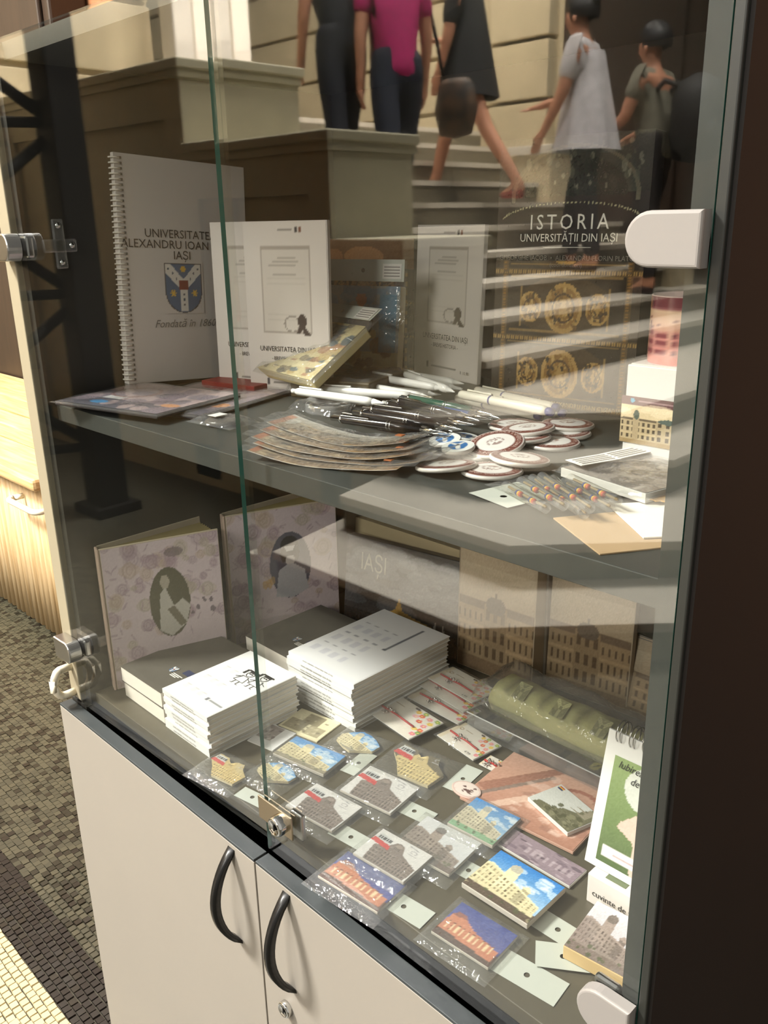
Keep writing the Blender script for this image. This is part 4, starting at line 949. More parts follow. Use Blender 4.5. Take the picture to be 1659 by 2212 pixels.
# envelopes, postcards, sticker at the right
def flatcard(name, label, cat, A, B, C, z, m_, th=.0012, group=None, cv=None, prm=None):
    M, W, H = pts3(A, B, C, z); t = thing(name, label, cat, group, M=M)
    MB().box(-W/2, W/2, -H/2, H/2, -th, 0, 0, min(.0003, th*.2)).build('card', m_, t)
    if cv: pic('printed_picture', cv, W*.985, H*.98, t, 0, 0, .0005, prm or GLOSS)
    return t, W, H
flatcard('envelope', 'beige kraft envelope at the front right of the upper shelf', 'envelope', (1195, 1118), (1400, 1098), (1560, 1168), ZS+.0013, mat('kraft', (172, 144, 108), .7))
flatcard('envelope', 'white envelope over the beige one', 'envelope', (1312, 1088), (1480, 1080), (1600, 1150), ZS+.003, PAPER)
cpost = Cv(60, 40, (170, 158, 148)); cpost.blotch([(130, 118, 108), (96, 86, 78), (196, 186, 176)], 50, sz=(.03, .09)); cpost.grid(.1, .2, .9, .7, 8, 3, .3, .6, (110, 100, 92), .6)
t, W, H = flatcard('postcard_pack', 'bundle of sepia postcards in a clear sleeve beside the white box', 'postcards', (1212, 1010), (1440, 960), (1500, 1040), ZS+.012, PAPER, .008, None, cpost.noise(5))
sheet('plastic_bag', W+.012, H+.012, t, BAG, 0, 0, .003, .0016, 60, 3, 20, .006)
for k in range(3):
    lbl = MB().box(-.022, .022, -.011, .011, 0, .0005).build('barcode_label', PAPER, t, (-W*.3+k*W*.3, H*.38, .0052-.0005*k)); lbl.rotation_euler.z = .1*(k-1)
    for q in range(4): MB().box(-.018, .018, -.008+q*.0045, -.006+q*.0045, .0006, .0008).build('barcode', INKG, lbl)
P0 = onz(1432, 1070, ZS+.006)
t = thing('round_sticker', 'gold notched round sticker in a clear bag at the shelf right edge', 'sticker', loc=P0)
MB().prism([((.017+.0025*(k % 2))*math.cos(2*math.pi*k/32), (.017+.0025*(k % 2))*math.sin(2*math.pi*k/32)) for k in range(32)], 0, .0012).build('disc', mat('gold_foil', (206, 160, 80), .35, .5), t)
sheet('plastic_bag', .055, .05, t, FILM, 0, 0, .003, .0008, 90, 4)
# boxed mug and mug
bx_w, bx_h = .088, .0925
bx0 = onz(1341, 1003, ZS)
bt = thing('mug_box', 'white carton with printed palace band under the pink mug', 'box', loc=(bx0.x+bx_w/2, bx0.y+bx_w/2, ZS)); bt.rotation_euler.z = -.0
Hb = (ony(1349, 786, bx0.y).z-ZS)
block('carton', bx_w, bx_w, Hb, bt, mat('carton_white', (198, 196, 192), .5), bev=.001)
MB().box(-bx_w/2+.002, bx_w/2-.002, -bx_w/2+.003, bx_w/2, Hb-.0005, Hb+.001).build('lid_flap', MATS['carton_white'], bt)
c = Cv(110, 64, (206, 186, 150)); c.rect(0, .82, 1, 1, (96, 64, 68)); c.cloud((226, 210, 176), 12, (0, .55, 1, .8), .1); facade(c, 0, .1, 1, .5, (176, 158, 124), (70, 60, 46), 3, 18, (76, 90, 84), (96, 84, 66), True); c.rect(.14, .1, .2, .6, (168, 150, 118)); c.ell(.17, .62, .03, .1, (80, 90, 80)); c.rect(0, 0, 1, .1, (150, 128, 92)); c.ell(.12, .91, .022, .05, (90, 150, 180)); c.ell(.72, .91, .022, .05, (90, 150, 180)); c.rect(.18, .895, .6, .915, (150, 120, 124))
bd = pic('palace_band', c.noise(4), bx_w+.006, Hb*.46, bt, 0, -bx_w/2-.0008, Hb*.47, GLOSS); bd.rotation_euler.x = math.pi/2
mg = thing('mug', 'pink and wine coloured mug printed with the palace, standing on the white carton', 'mug', loc=(bx0.x+.034, bx0.y+.042, ZS+Hb+.001))
mz = Vector(mg.location); Hm = ony(1407, 640, mz.y-.03).z-mz.z
R_ = .034; c = Cv(150, 60, (214, 172, 150)); c.grad((206, 116, 110), (222, 190, 160), .0, .8); c.rect(0, .84, 1, 1, (116, 54, 66)); c.rect(0, .8, 1, .815, (150, 90, 96)); facade(c, .02, .12, .48, .5, (196, 130, 124), (140, 70, 80), 3, 10, (130, 80, 84)); facade(c, .52, .12, .98, .5, (196, 130, 124), (140, 70, 80), 3, 10, (130, 80, 84)); c.blotch([(90, 40, 60), (110, 56, 70)], 40, (0, .1, 1, .8), (.006, .02), .7)
n = 48; vs = []; fs = []; cols = []
for i in range(30):
    for k in range(n):
        a = 2*math.pi*k/n; vs.append((R_*math.cos(a), R_*math.sin(a), Hm*i/29)); cols.append(c.a[59-int(i/29*59), int((k/n*2 % 1)*149)])
for i in range(29):
    for k in range(n): fs.append((i*n+k, i*n+(k+1) % n, (i+1)*n+(k+1) % n, (i+1)*n+k))
mm = MB().add(vs, fs, 0, True).mesh('mug_wall', printmat(.12, .6, 'glazed_print')); _ink(mm, np.array(cols)); link('mug_wall', mm, (), mg)
MB().lathe([(R_, Hm), (R_-.001, Hm+.001), (R_-.0035, Hm), (R_-.0035, .006), (.001, .006)], 48, 0, None, False).lathe([(.001, 0), (R_, 0.0002)], 48, 0, None, False).build('inner_wall', mat('mug_glaze', (222, 196, 190), .15), mg)
MB().tube([(R_*.98, 0, Hm*.8), (R_+.018, 0, Hm*.78), (R_+.026, 0, Hm*.5), (R_+.018, 0, Hm*.22), (R_*.98, 0, Hm*.2)], .005, 8).build('handle', MATS['mug_glaze'], mg)
# ------------------------------------------------------------------ LOWER SHELF
# albums with oval portraits, standing ajar
def album(label, a, b, H, seed, pr):
    a, b = Vector((*a, ZF)), Vector((*b, ZF)); d = b-a; W = d.length
    t = thing('photo_album', label, 'album', 'floral photo albums', M=frame((a+b)/2, d, (0, 0, 1)))
    CV_ = mat('album_cream', (214, 198, 170), .6)
    MB().box(-W/2, W/2, 0, H, -.003, 0, 0, .0012).build('front_cover', CV_, t)
    pic('cover_print', floral(seed, pr), W*.985, H*.985, t, 0, H/2, .0006, MATTE)
    MB().box(-W/2-.004, -W/2, 0, H, -.016, .001, 0, .0015).build('spine', mat('album_spine', (206, 180, 160), .6), t)
    pg = MB()
    for k in range(6):
        an = .10+.035*k; c_, s_ = math.cos(an), math.sin(an); x0 = -W/2
        pg.add([(x0, .002, -.003-.001*k), (x0+c_*W*.97, .002, -.003-.001*k-s_*W*.97), (x0+c_*W*.97, H-.004, -.003-.001*k-s_*W*.97), (x0, H-.004, -.003-.001*k)], [(0, 1, 2, 3)])
    pg.build('pages', mat('album_pages', (196, 178, 120), .7), t)
    an = .32; c_, s_ = math.cos(an), math.sin(an)
    MB().add([(-W/2, 0, -.014), (-W/2+c_*W, 0, -.014-s_*W), (-W/2+c_*W, H, -.014-s_*W), (-W/2, H, -.014), (-W/2, 0, -.017), (-W/2+c_*W, 0, -.017-s_*W), (-W/2+c_*W, H, -.017-s_*W), (-W/2, H, -.017)],
        [(0, 1, 2, 3), (7, 6, 5, 4), (0, 4, 5, 1), (1, 5, 6, 2), (2, 6, 7, 3), (3, 7, 4, 0)]).build('back_cover', CV_, t)
    return t
album('floral album with seated figure in the oval, standing nearest the left wall', (.034, .042), (.086, .205), .222, 3, 1)
album('floral album with headband portrait in the oval, standing behind at the back left', (.046, .245), (.108, .418), .222, 8, 2)
# stacks: every copy a thing of its own
PGE = mat('page_edges', (236, 228, 214), .7, var=.06, scale=300, aniso=(.2, .2, 3))
def stack(n, x0, x1, y0, y1, h, name, label, top_label, cat, group, coverm, topfn, jit=.0022, seed=1, spine=True):
    r = random.Random(seed); th = h/n; last = None
    w, d = x1-x0, y1-y0; t0 = None
    for i in range(n):
        if t0 is None:
            t = t0 = bpy.data.objects.new(name, None); COL.objects.link(t)
            MB().box(-w/2+.0008, w/2-.0012, -d/2+.001, d/2-.001, .0005, th-.0006).build('pages', PGE, t)
            MB().box(-w/2, w/2, -d/2, d/2, 0, .0005).box(-w/2, w/2, -d/2, d/2, th-.0007, th-.0001).box(*((-w/2, w/2, -d/2, -d/2+.0006) if spine else (-w/2, w/2, d/2-.0006, d/2)), .0005, th-.0007).build('cover', coverm, t)
        else: t = copy_tree(t0)
        tag(t, label.replace('#', ['', 'second', 'third', 'fourth', 'fifth', 'sixth', 'seventh', 'eighth', 'ninth', 'tenth', 'eleventh'][n-1-i]), cat, group)
        t.location = ((x0+x1)/2+r.uniform(-jit, jit), (y0+y1)/2+r.uniform(-jit, jit), ZF+i*th+.0001); t.rotation_euler.z = r.uniform(-.008, .008); last = t
        if i == n-1:
            tag(t, top_label, cat, group); topfn(t, w, d, th)
    return last
GC = mat('grey_cover', (84, 79, 70), .55, var=.05, scale=30)
def grey_top(t, w, d, th):
    o = thing('logo', None); bpy.data.objects.remove(o)
    pic('logo_print', shield(24, 30, (84, 79, 70)), .012, .014, t, .012, -.03, th+.0004, MATTE)
    for k in range(3): MB().box(.02+.0, .042-.004*k, -.036-.003*k, -.0345-.003*k, th+.0002, th+.0004).build('logo_line', INKW, t)
    MB().box(.03, .046, -.028, -.016, th+.0002, th+.0004).build('flag_logo', mat('flag_blue', (40, 48, 80), .5), t)
stack(2, .056, .166, .04, .195, .048, 'grey_notebook', 'grey-covered thick notebook at the bottom of the left front stack', 'grey-covered thick notebook topmost in the left front stack, white page edges', 'notebook', 'grey notebooks', GC, grey_top, .002, 2, False)
stack(2, .108, .222, .222, .375, .048, 'grey_notebook', 'grey-covered thick notebook under another at the back between the white stacks', 'grey-covered thick notebook with small white crest behind the cartoon stack', 'notebook', 'grey notebooks', GC, grey_top, .002, 3, False)
WC = mat('white_cover', (236, 234, 230), .5)
def kids_top(t, w, d, th):
    z = th+.0002
    c = Cv(60, 84, (236, 234, 230)); 
    for j in range(3): c.grid(.08, .12+j*.22, .55, .26+j*.22, 3, 1, .6, .5, (222, 220, 218)); c.grid(.08, .2+j*.22, .6, .23+j*.22, 3, 1, .5, .4, (196, 194, 194))
    c.rect(.62, .16, .66, .2, (120, 120, 124)); c.rect(.68, .17, .95, .185, (150, 150, 150))
    pic('cover_print', c, w*.98, d*.98, t, 0, 0, z, MATTE)
    b = MB()
    def ln(*p): b.tube([(x, y, z+.0006) for x, y in p], .0004, 5)
    for ox, oy in ((.006, .030), (.030, .036)):   # two doodled girls with mortarboards
        R_ = .0065; ln(*[(ox+R_*math.cos(a), oy+R_*math.sin(a)) for a in [2*math.pi*k/14 for k in range(15)]])
        b.box(ox-.011, ox+.010, oy+.006, oy+.0085, z+.0006, z+.0012); b.box(ox-.006, ox+.007, oy+.003, oy+.007, z+.0006, z+.0012); b.box(ox-.0135, ox-.011, oy-.004, oy+.007, z+.0006, z+.0012)
        ln((ox-.006, oy-.008), (ox+.006, oy-.008), (ox+.010, oy-.022), (ox-.010, oy-.022), (ox-.006, oy-.008))
        ln((ox-.004, oy-.022), (ox-.004, oy-.03), (ox-.007, oy-.03)); ln((ox+.004, oy-.022), (ox+.004, oy-.03), (ox+.008, oy-.03)); ln((ox-.006, oy-.01), (ox-.014, oy-.015)); ln((ox+.006, oy-.01), (ox+.015, oy-.014))
        for e in (-.0022, .0022): b.box(ox+e-.0008, ox+e+.0008, oy-.0005, oy+.0015, z+.0006, z+.0012)
    b.build('doodle', INK, t)
stack(9, .173, .279, .041, .187, .060, 'white_booklet', 'white booklet, # from the top of the short stack with the doodled cover', 'white booklet topmost in the short stack, with two doodled girls in graduation caps', 'booklet', 'booklets in the short white stack', WC, kids_top, .0016, 4)
def cal_top(t, w, d, th):
    c = Cv(60, 84, (232, 230, 228))
    for j in range(3):
        c.grid(.06, .1+j*.22, .62, .27+j*.22, 4, 1, .55, .5, (212, 210, 214)); c.grid(.06, .28+j*.22, .62, .3+j*.22, 4, 1, .5, .8, (168, 166, 170))
    c.rect(.7, .5, .73, .93, (110, 110, 116)); c.rect(.745, .55, .755, .9, (150, 150, 156)); c.ell(.715, .5, .025, .018, (90, 90, 96))
    pic('cover_print', c, w*.98, d*.98, t, 0, 0, th+.0002, MATTE)
tall = stack(11, .232, .369, .207, .398, .072, 'white_calendar_booklet', 'white booklet with spine text, # from the top of the tall stack', 'white booklet topmost in the tall stack, with pale calendar grid', 'booklet', 'booklets in the tall white stack', WC, cal_top, .0022, 5)
for o in [o for o in COL.objects if o.name.startswith('white_calendar_booklet') and o.parent is None] + [o for o in COL.objects if o.name.startswith('white_booklet') and o.parent is None]:
    big = o.name.startswith('white_cal'); h_ = .072/11 if big else .06/9; d_ = (.398-.207)/2 if big else .073
    s_ = text('acest calendar universitar este al tau', .0046, -.005, -d_-.0003, h_/2, INKG, o, sx=.95 if big else .8); s_.rotation_euler.x = math.pi/2
# IASI book and backing box
M, W, H = stand((722, 1342), (985, 1428), (742, 1140), .12, ZF)
bx = thing('cream_slipcase', 'cream slipcase behind the dark city album', 'slipcase', M=frame(M.translation+Vector((-.012, .035, 0)), (1, 0, 0), (0, .1, 1)))
MB().box(-W/2, W/2*.9, 0, H*1.02, -.025, 0, 0, .001).build('case', mat('cream_case', (196, 178, 140), .6), bx)
iz = thing('city_album', 'dark landscape album with clouds, pale city title and golden palace on the cover', 'book', M=M)
MB().box(-W/2+.02, W/2, 0, H*.96, -.018, 0, 0, .001).build('cover', mat('dark_blue_cover', (48, 50, 54), .4), iz)
c = Cv(110, 80, (50, 52, 54)); c.cloud((150, 152, 154), 40, (0, .45, 1, .95), .1, .35); c.cloud((92, 94, 98), 24, (0, .3, 1, .8), .12, .5); c.rect(0, 0, 1, .22, (38, 38, 38))
c.poly([(.42, .08), (.42, .3), (.47, .34), (.5, .48), (.53, .34), (.62, .3), (.78, .26), (.78, .05)], (176, 140, 76)); c.grid(.44, .1, .76, .26, 7, 2, .45, .6, (70, 54, 34)); c.poly([(.8, .2), (.81, .4), (.82, .2), (.87, .2), (.88, .36), (.89, .2)], (150, 148, 140))
pic('cover_print', c.noise(5), W-.022, H*.95, iz, .01, H*.48, .0006, GLOSS)
text('IAȘI', .042, -W*.18, H*.72, .0014, mat('pale_title', (178, 176, 160), .5), iz, sx=.72)
# folders and notebooks standing at the back right
def palcv(W=80, H=110):
    c = Cv(W, H, (186, 168, 142)); c.grad((150, 126, 98), (196, 180, 154), .1, .6); facade(c, -.1, .08, 1.1, .36, (164, 140, 108), (104, 84, 62), 3, 16, (110, 96, 82), (120, 100, 80)); c.rect(0, 0, 1, .08, (132, 108, 82)); return c
def folder(label, BL, BR, TL, lean, w, H, spiral=False, th=.012):
    M, W, Hc = stand(BL, BR, TL, lean, ZF, w); H = H or Hc
    t = thing('university_folder', label, 'folder', 'sepia university folders', M=M)
    MB().box(-W/2, W/2, 0, H, -th, 0, 0, .0006).build('cover', mat('folder_beige', (190, 172, 146), .55), t)
    pic('cover_print', palcv().noise(4), W*.98, H*.99, t, 0, H/2, .0006, MATTE)
    pic('shield_emblem', shield(20, 26, (190, 172, 146)), .012, .015, t, W*.18, H*.8, .0014, MATTE)
    for k in range(2): MB().box(W*.18-.014+.003*k, W*.18+.014-.003*k, H*.8-.012-.003*k, H*.8-.0108-.003*k, .001, .0013).build('caption', INKG, t)
    if spiral:
        b = MB()
        for k in range(30):
            y = .006+(H-.012)*k/29; b.tube([(-W/2+.002+.005*math.cos(a), y, -th/2+.008*math.sin(a)) for a in [2*math.pi*q/8 for q in range(8)]], .0008, 5, closed=True)
        b.build('spiral_binding', STEEL, t)
    else: MB().box(-W/2-.0008, -W/2+.002, 0, H, -th-.0004, .0004).build('spine', mat('folder_spine', (150, 134, 112), .6), t)
    return t
folder('sepia university folder standing against the dark city album', (988, 1432), (1132, 1490), (986, 1150), .03, .135, .285, False, .03)
gs = thing('grey_binder', 'narrow grey binder between the sepia folders', 'binder', M=frame(onz(1150, 1480, ZF)+Vector((0, .01, 0)), (1, 0, 0), (0, 0, 1)))
MB().box(-.014, .014, 0, .29, -.02, 0, 0, .001).build('cover', mat('binder_grey', (112, 102, 88), .55), gs)
MB().box(-.009, .009, .2, .25, .0002, .0008).build('spine_label', mat('binder_label', (150, 138, 118), .6), gs)
folder('sepia university folder half hidden behind the spiral one', (1172, 1478), (1290, 1520), (1172, 1200), .04, .13, .26)
folder('sepia spiral-bound notebook leaning at the far right back', (1212, 1486), (1440, 1580), (1251, 1263), .26, None, None, True, .01)
# scarf roll in plastic and tie pack
A, B = onz(1090, 1492, ZF+.03), onz(1395, 1635, ZF+.03)
sc_ = thing('scarf_roll', 'pale green scarf roll with shields in clear plastic', 'scarf', M=frame(((A+B)/2).to_tuple()[:2]+(ZF,), B-A, (-(B-A).y, (B-A).x, 0)))
L = (B-A).length; vs = []; fs = []; n = 28; m_ = 20; cols = []
rg = np.random.RandomState(4)
for i in range(m_+1):
    x = -L/2+L*i/m_
    for k in range(n):
        a = 2*math.pi*k/n; r = .028*(1+.05*math.sin(3*a+i*.4)+.03*math.sin(7*a-i)); vs.append((x, r*1.2*math.cos(a), .027+r*.92*math.sin(a)))
        g = (202, 200, 140); 
        if (i % 5) in (2,) and 3 <= k <= 10: g = (150, 148, 104)
        if k in (15, 16, 2, 1): g = (226, 222, 176)
        cols.append(g)
for i in range(m_):
    for k in range(n): fs.append((i*n+k, (i+1)*n+k, (i+1)*n+(k+1) % n, i*n+(k+1) % n))
fs += [list(range(n)), [m_*n+k for k in range(n)][::-1]]
me = MB().add(vs, fs, 0, True).mesh('roll', printmat(.7, 0, 'silk_print')); _ink(me, np.array(cols, float)); link('roll', me, (), sc_)
for q in range(3):
    cs_ = shield(20, 26, (186, 184, 128)); cs_.a = cs_.a.mean(2, keepdims=True)*.35*np.array([1, 1, .8])+np.array([186, 184, 128])*.58
    p_ = pic('shield_emblem', cs_, .02, .026, sc_, -L*.3+q*L*.28, -.018, .0545, MATTE); p_.rotation_euler.x = .55
sheet('plastic_bag', L+.05, .095, sc_, BAG, 0, 0, .058, .003, 50, 2, 24, .03)
M, W, H = pts3((1022, 1546), (1088, 1462), (1342, 1600), ZF+.02)
a0, a1, a2 = onz(1020, 1556, ZF+.014), onz(1322, 1706, ZF+.014), onz(1395, 1650, ZF+.014)
d = a1-a0
tp = thing('tie_pack', 'dark grey necktie with navy squares in a clear flat box below the scarf roll', 'necktie', M=frame((a0+a1)/2+Vector((-d.y, d.x, 0)).normalized()*.038, d, Vector((-d.y, d.x, 0))))
W = d.length; c = Cv(110, 26, (96, 92, 84)); c.noise(4)
for k in range(16): c.line(k/15, 0, k/15-.03, 1, .0015, (84, 80, 74), .6)
for u, v in ((.06, .3), (.13, .8), (.22, .25), (.31, .7), (.4, .28), (.5, .72), (.62, .3)): c.rect(u-.022, v-.13, u+.022, v+.13, (36, 40, 54))
c.ell(.82, .35, .03, .12, (196, 186, 110)); c.line(.81, .3, .83, .42, .004, (70, 70, 50))
MB().box(-W/2, W/2, -.036, .036, -.012, -.002, 0, .003).build('tie_body', mat('tie_grey', (92, 88, 82), .8), tp)
pic('tie_print', c, W*.98, .068, tp, 0, 0, -.001, printmat(.75, 0, 'woven_print'))
MB().box(-W/2-.006, W/2+.006, -.042, -.0405, -.013, .012, 0, .0005).box(-W/2-.006, W/2+.006, -.042, .042, .0115, .0125).build('clear_box', film('clear_box', .12, tint=(.94, .95, .95), haze=.06), tp)
MB().tube([(-W/2-.006, -.042, .0125), (W/2+.006, -.042, .0125)], .0009, 6).build('box_edge', mat('clear_edge', (226, 228, 226), .15), tp)
# bracelet cards with flowers
def flowercv():
    c = Cv(72, 48, (236, 228, 214)); c.rect(0, 0, .1, 1, (230, 206, 160), .5); c.ring(.14, .72, .045, .06, .4, (170, 140, 90)); c.rect(.22, .76, .4, .775, (170, 150, 120))
    for u, v, col in ((.62, .86, (240, 190, 60)), (.72, .8, (226, 90, 50)), (.84, .84, (236, 150, 160)), (.92, .72, (240, 200, 80)), (.78, .62, (226, 80, 60)), (.9, .56, (240, 140, 160)), (.94, .4, (226, 90, 60)), (.66, .7, (240, 170, 180)), (.86, .36, (240, 200, 90)), (.93, .2, (236, 130, 150)), (.95, .9, (150, 180, 80)), (.72, .92, (140, 170, 70)), (.97, .3, (120, 160, 70))):
        for k in range(5):
            a = k*1.256; c.ell(u+.025*math.cos(a), v+.035*math.sin(a), .022, .032, col)
        c.ell(u, v, .014, .02, (250, 220, 120))
    c.ell(.56, .93, .045, .04, (70, 46, 40)); return c.noise(3)
def bracelet(label, A, B, C, z, price=None, bag=True):
    M, W, H = pts3(A, B, C, ZF+z); t = thing('bracelet_card', label, 'bracelet card', 'red cord bracelets on flowered cards', M=M)
    MB().box(-W/2, W/2, -H/2, H/2, -.0012, 0, 0, .0002).build('card', PAPER, t); pic('card_print', flowercv(), W*.99, H*.99, t, 0, 0, .0005, GLOSS)
    y = -H*.12; MB().tube([(-W*.42, y, .0022), (-W*.2, y-.001, .003), (0, y, .003), (W*.34, y-.001, .0022)], .0014, 6).build('red_cord', mat('red_cord', (180, 40, 36), .7), t)
    ch = MB().lathe([(.001, -.003), (.003, 0), (.001, .003)], 10, 0, Matrix.Translation((-W*.12, y, .0045)), False)
    for q in range(4): ch.lathe([(.0005, -.0018), (.0019, 0), (.0005, .0018)], 8, 0, Matrix.Translation((-W*.2+q*.0045+.002, y+.001*(q % 2), .0045)), False)
    for q in range(5):
        a = 1.256*q; ch.tube([(-W*.16, y-.006, .003), (-W*.16+.005*math.cos(a), y-.006+.005*math.sin(a), .003)], .0008, 5)
    ch.build('charm', mat('silver_charm', (206, 196, 190), .25, .9), t)
    if price: text(price, .006, W*.28, -H*.42, .001, INKG, t)
    if bag: sheet('plastic_bag', W+.006, H+.008, t, FILM, 0, 0, .0058, .0012, 80, z*900, 14, .005)
    return t
bracelet('flowered bracelet card nearest the tall white stack', (850, 1494), (958, 1562), (895, 1606), .012)
bracelet('flowered bracelet card with price 4.99 left of the tie pack', (1005, 1560), (1084, 1612), (1030, 1648), .006, '4.99')
bracelet('flowered bracelet card, topmost of the back pile', (978, 1440), (1075, 1492), (1012, 1514), .024, '4.99')
bracelet('flowered bracelet card under the topmost of the back pile', (955, 1452), (1058, 1512), (1000, 1538), .016)
bracelet('flowered bracelet card lowest of the back pile', (930, 1480), (1040, 1536), (985, 1562), .009)
bracelet('small flowered card corner showing beside the pink folder', (1060, 1632), (1096, 1650), (1070, 1668), .003, None, False)
# magnets and cards
def magnet(label, A, B, C, cv, z=.002, th=.003, bag=True, header=None, hz=.001, die=None, bagpad=(.008, .012), wood=False):
    M, W, H = pts3(A, B, C, ZF+z+th); t = thing('souvenir_magnet', label, 'magnet', 'souvenir magnets', M=M)
    if die:  # die-cut outline
        pts = [(u*W/2, v*H/2) for u, v in die]
        MB().prism(pts, -th, 0).build('backing', mat('magnet_cream', (216, 200, 160), .5), t)
        me = pic_mesh('picture', cv, W, H, GLOSS); bm = bmesh.new(); bm.from_mesh(me)
        def ins(x, y):
            c = False; n = len(pts)
            for i in range(n):
                (x0, y0), (x1, y1) = pts[i], pts[(i+1) % n]
                if (y0 > y) != (y1 > y) and x < (x1-x0)*(y-y0)/(y1-y0)+x0: c = not c
            return c
        bmesh.ops.delete(bm, geom=[f for f in bm.faces if not ins(*f.calc_center_median()[:2])], context='FACES'); bm.to_mesh(me); bm.free(); link('picture', me, (), t, (0, 0, .0004))
    else:
        MB().box(-W/2, W/2, -H/2, H/2, -th, 0, 0, .0006).build('backing', mat('magnet_wood', (206, 176, 124), .6) if wood else mat('magnet_edge', (190, 182, 170), .5), t); pic('picture', cv, W*.985, H*.98, t, 0, 0, .0005, GLOSS)
    if bag: sheet('plastic_bag', W+bagpad[0]*2, H+bagpad[1]*2, t, BAG, 0, -bagpad[1]*.4, .0022, .0012, 85, z*700+A[0], 16, th+.002)
    if header:
        hp, hw, hh, rot = header; p = M.inverted() @ onz(*hp, ZF+hz); loc = (p.x, p.y, p.z)
        hole_card(hw, hh, 0, 0, .0028, .0, 'header_card', t, CARDW, loc, rot)
    return t
SKY0, SKY1 = (170, 200, 226), (70, 140, 206); WALLC = (214, 200, 160)
DIE = [(-.95, -.5), (-1, .1), (-.7, .55), (-.3, .95), (.2, .9), (.6, .7), (1, .35), (.95, -.25), (.5, -.6), (.1, -.95), (-.4, -.8)]
DTR = [(-1, .2), (-.9, .85), (-.4, .8), (-.1, .45), (.1, .75), (.45, .8), (.6, .4), (1, .0), (.9, -.9), (-.2, -.95), (-.6, -.3)]
pal = lambda: palace(SKY0, SKY1, WALLC, (120, 108, 80), (150, 140, 116), (196, 190, 170))
magnet('die-cut tram and cathedral magnet in a clear bag left of the door seam', (478, 1624), (556, 1660), (510, 1702), tram((200, 180, 130), wall=(206, 180, 120)), .002, .003, True, ((545, 1722), .042, .02, 0), die=DTR)
magnet('die-cut palace magnet with blue sky behind the door seam', (590, 1636), (655, 1668), (612, 1706), pal(), .002, .003, True, die=DIE)
magnet('rectangular palace magnet with bright blue sky right of the short stack', (640, 1590), (748, 1634), (694, 1672), pal(), .003, .004, True, ((775, 1648), .05, .022, 1.57))
magnet('die-cut palace magnet lying in front of the tall white stack', (762, 1570), (836, 1602), (790, 1640), pal(), .002, .003, True, die=DIE)
magnet('dark bagged tram and cathedral magnet below the flowered cards', (876, 1602), (988, 1648), (925, 1702), tram((110, 100, 78), wall=(206, 184, 130)), .002, .004, True, ((1000, 1682), .055, .024, 1.57), die=DTR)
magnet('tram magnet on white card in the middle of the shelf', (800, 1654), (908, 1702), (838, 1756), tram(), .003, .003, True, ((895, 1752), .05, .024, .0))
magnet('tram magnet on white card just right of the glass door lock', (684, 1692), (784, 1744), (716, 1796), tram(), .003, .003, True, ((758, 1808), .05, .023, 0))
magnet('tram magnet on white card overlapping the red sunset palace', (828, 1790), (936, 1850), (862, 1902), tram(), .008, .003, True)
magnet('red sunset palace magnet in a clear bag by the front edge', (752, 1838), (880, 1912), (800, 1962), night(), .002, .003, True, ((872, 1958), .06, .026, 0))
magnet('grey palace magnet with white sky and small crest', (924, 1762), (1042, 1822), (958, 1884), palace((214, 214, 216), (226, 226, 228), (150, 136, 126), (90, 78, 72), (120, 106, 98), (110, 100, 94), cl=False), .004, .003, True, ((1012, 1880), .05, .024, 0))
magnet('blue sky palace magnet with green tram strip', (1030, 1722), (1126, 1768), (1072, 1832), palace(SKY0, SKY1, (206, 196, 170), (110, 104, 90), (140, 180, 140), (180, 180, 170)), .006, .004, True)
magnet('large glossy palace magnet with vivid blue sky near the front right', (1082, 1836), (1222, 1918), (1130, 1992), palace(SKY0, (50, 126, 200), (220, 208, 168), (110, 98, 72), (96, 82, 70), (190, 184, 166), 60, 44), .008, .006, False, ((1205, 2008), .062, .027, 0))
magnet('red sunset palace magnet in a clear bag at the front right', (998, 1948), (1120, 2022), (1036, 2080), night(), .002, .003, True, ((1138, 2106), .07, .03, .05))
magnet('thick grey palace tile with wooden edge beside the flip calendar', (1290, 1946), (1420, 2010), (1330, 2104), palace((206, 200, 204), (216, 212, 216), (150, 134, 126), (100, 86, 80), (130, 114, 106), (120, 108, 100), 60, 50, False), .004, .014, False, ((1216, 2066), .05, .03, .5), .003, None, (.008, .012), True)
csep = Cv(50, 36, (216, 206, 170)); csep.rect(.06, .1, .5, .55, (150, 140, 112)); csep.rect(.3, .5, .7, .92, (140, 130, 104)); csep.rect(.56, .12, .92, .5, (160, 150, 120)); csep.blotch([(110, 100, 80), (186, 176, 146)], 24, (.1, .15, .9, .85), (.02, .05), .6)
flatcard('sepia_card', 'cream card with small sepia photographs between the two white stacks', 'card', (652, 1530), (738, 1562), (672, 1598), ZF+.0013, mat('cream_card', (224, 214, 180), .6), .0012, None, csep.noise(4))
cph = Cv(44, 30, (222, 220, 216)); cph.rect(.05, .3, .6, .95, (150, 140, 136)); cph.blotch([(96, 84, 84), (190, 180, 176)], 18, (.1, .35, .6, .9), (.03, .06), .7)
flatcard('photo_card', 'white card with a small grey photo just behind the door seam', 'card', (588, 1562), (642, 1584), (592, 1624), ZF+.0013, PAPER, .0012, None, cph.noise(4))
P0 = onz(1008, 1709, ZF+.004); t = thing('oval_badge', 'oval pinkish badge with dark floral spots on a clear bag', 'badge', loc=P0)
co = Cv(40, 40, (206, 180, 170)); co.ell(.5, .5, .44, .44, (222, 206, 196)); co.blotch([(96, 70, 66)], 12, (.25, .25, .75, .75), (.05, .08), .9)
MB().lathe([(.001, 0), (.017, 0), (.0175, .002), (.016, .003)], 28, 0, Matrix.Diagonal((1.15, .8, 1, 1)), False).build('rim', mat('badge_pink', (206, 172, 160), .4), t)
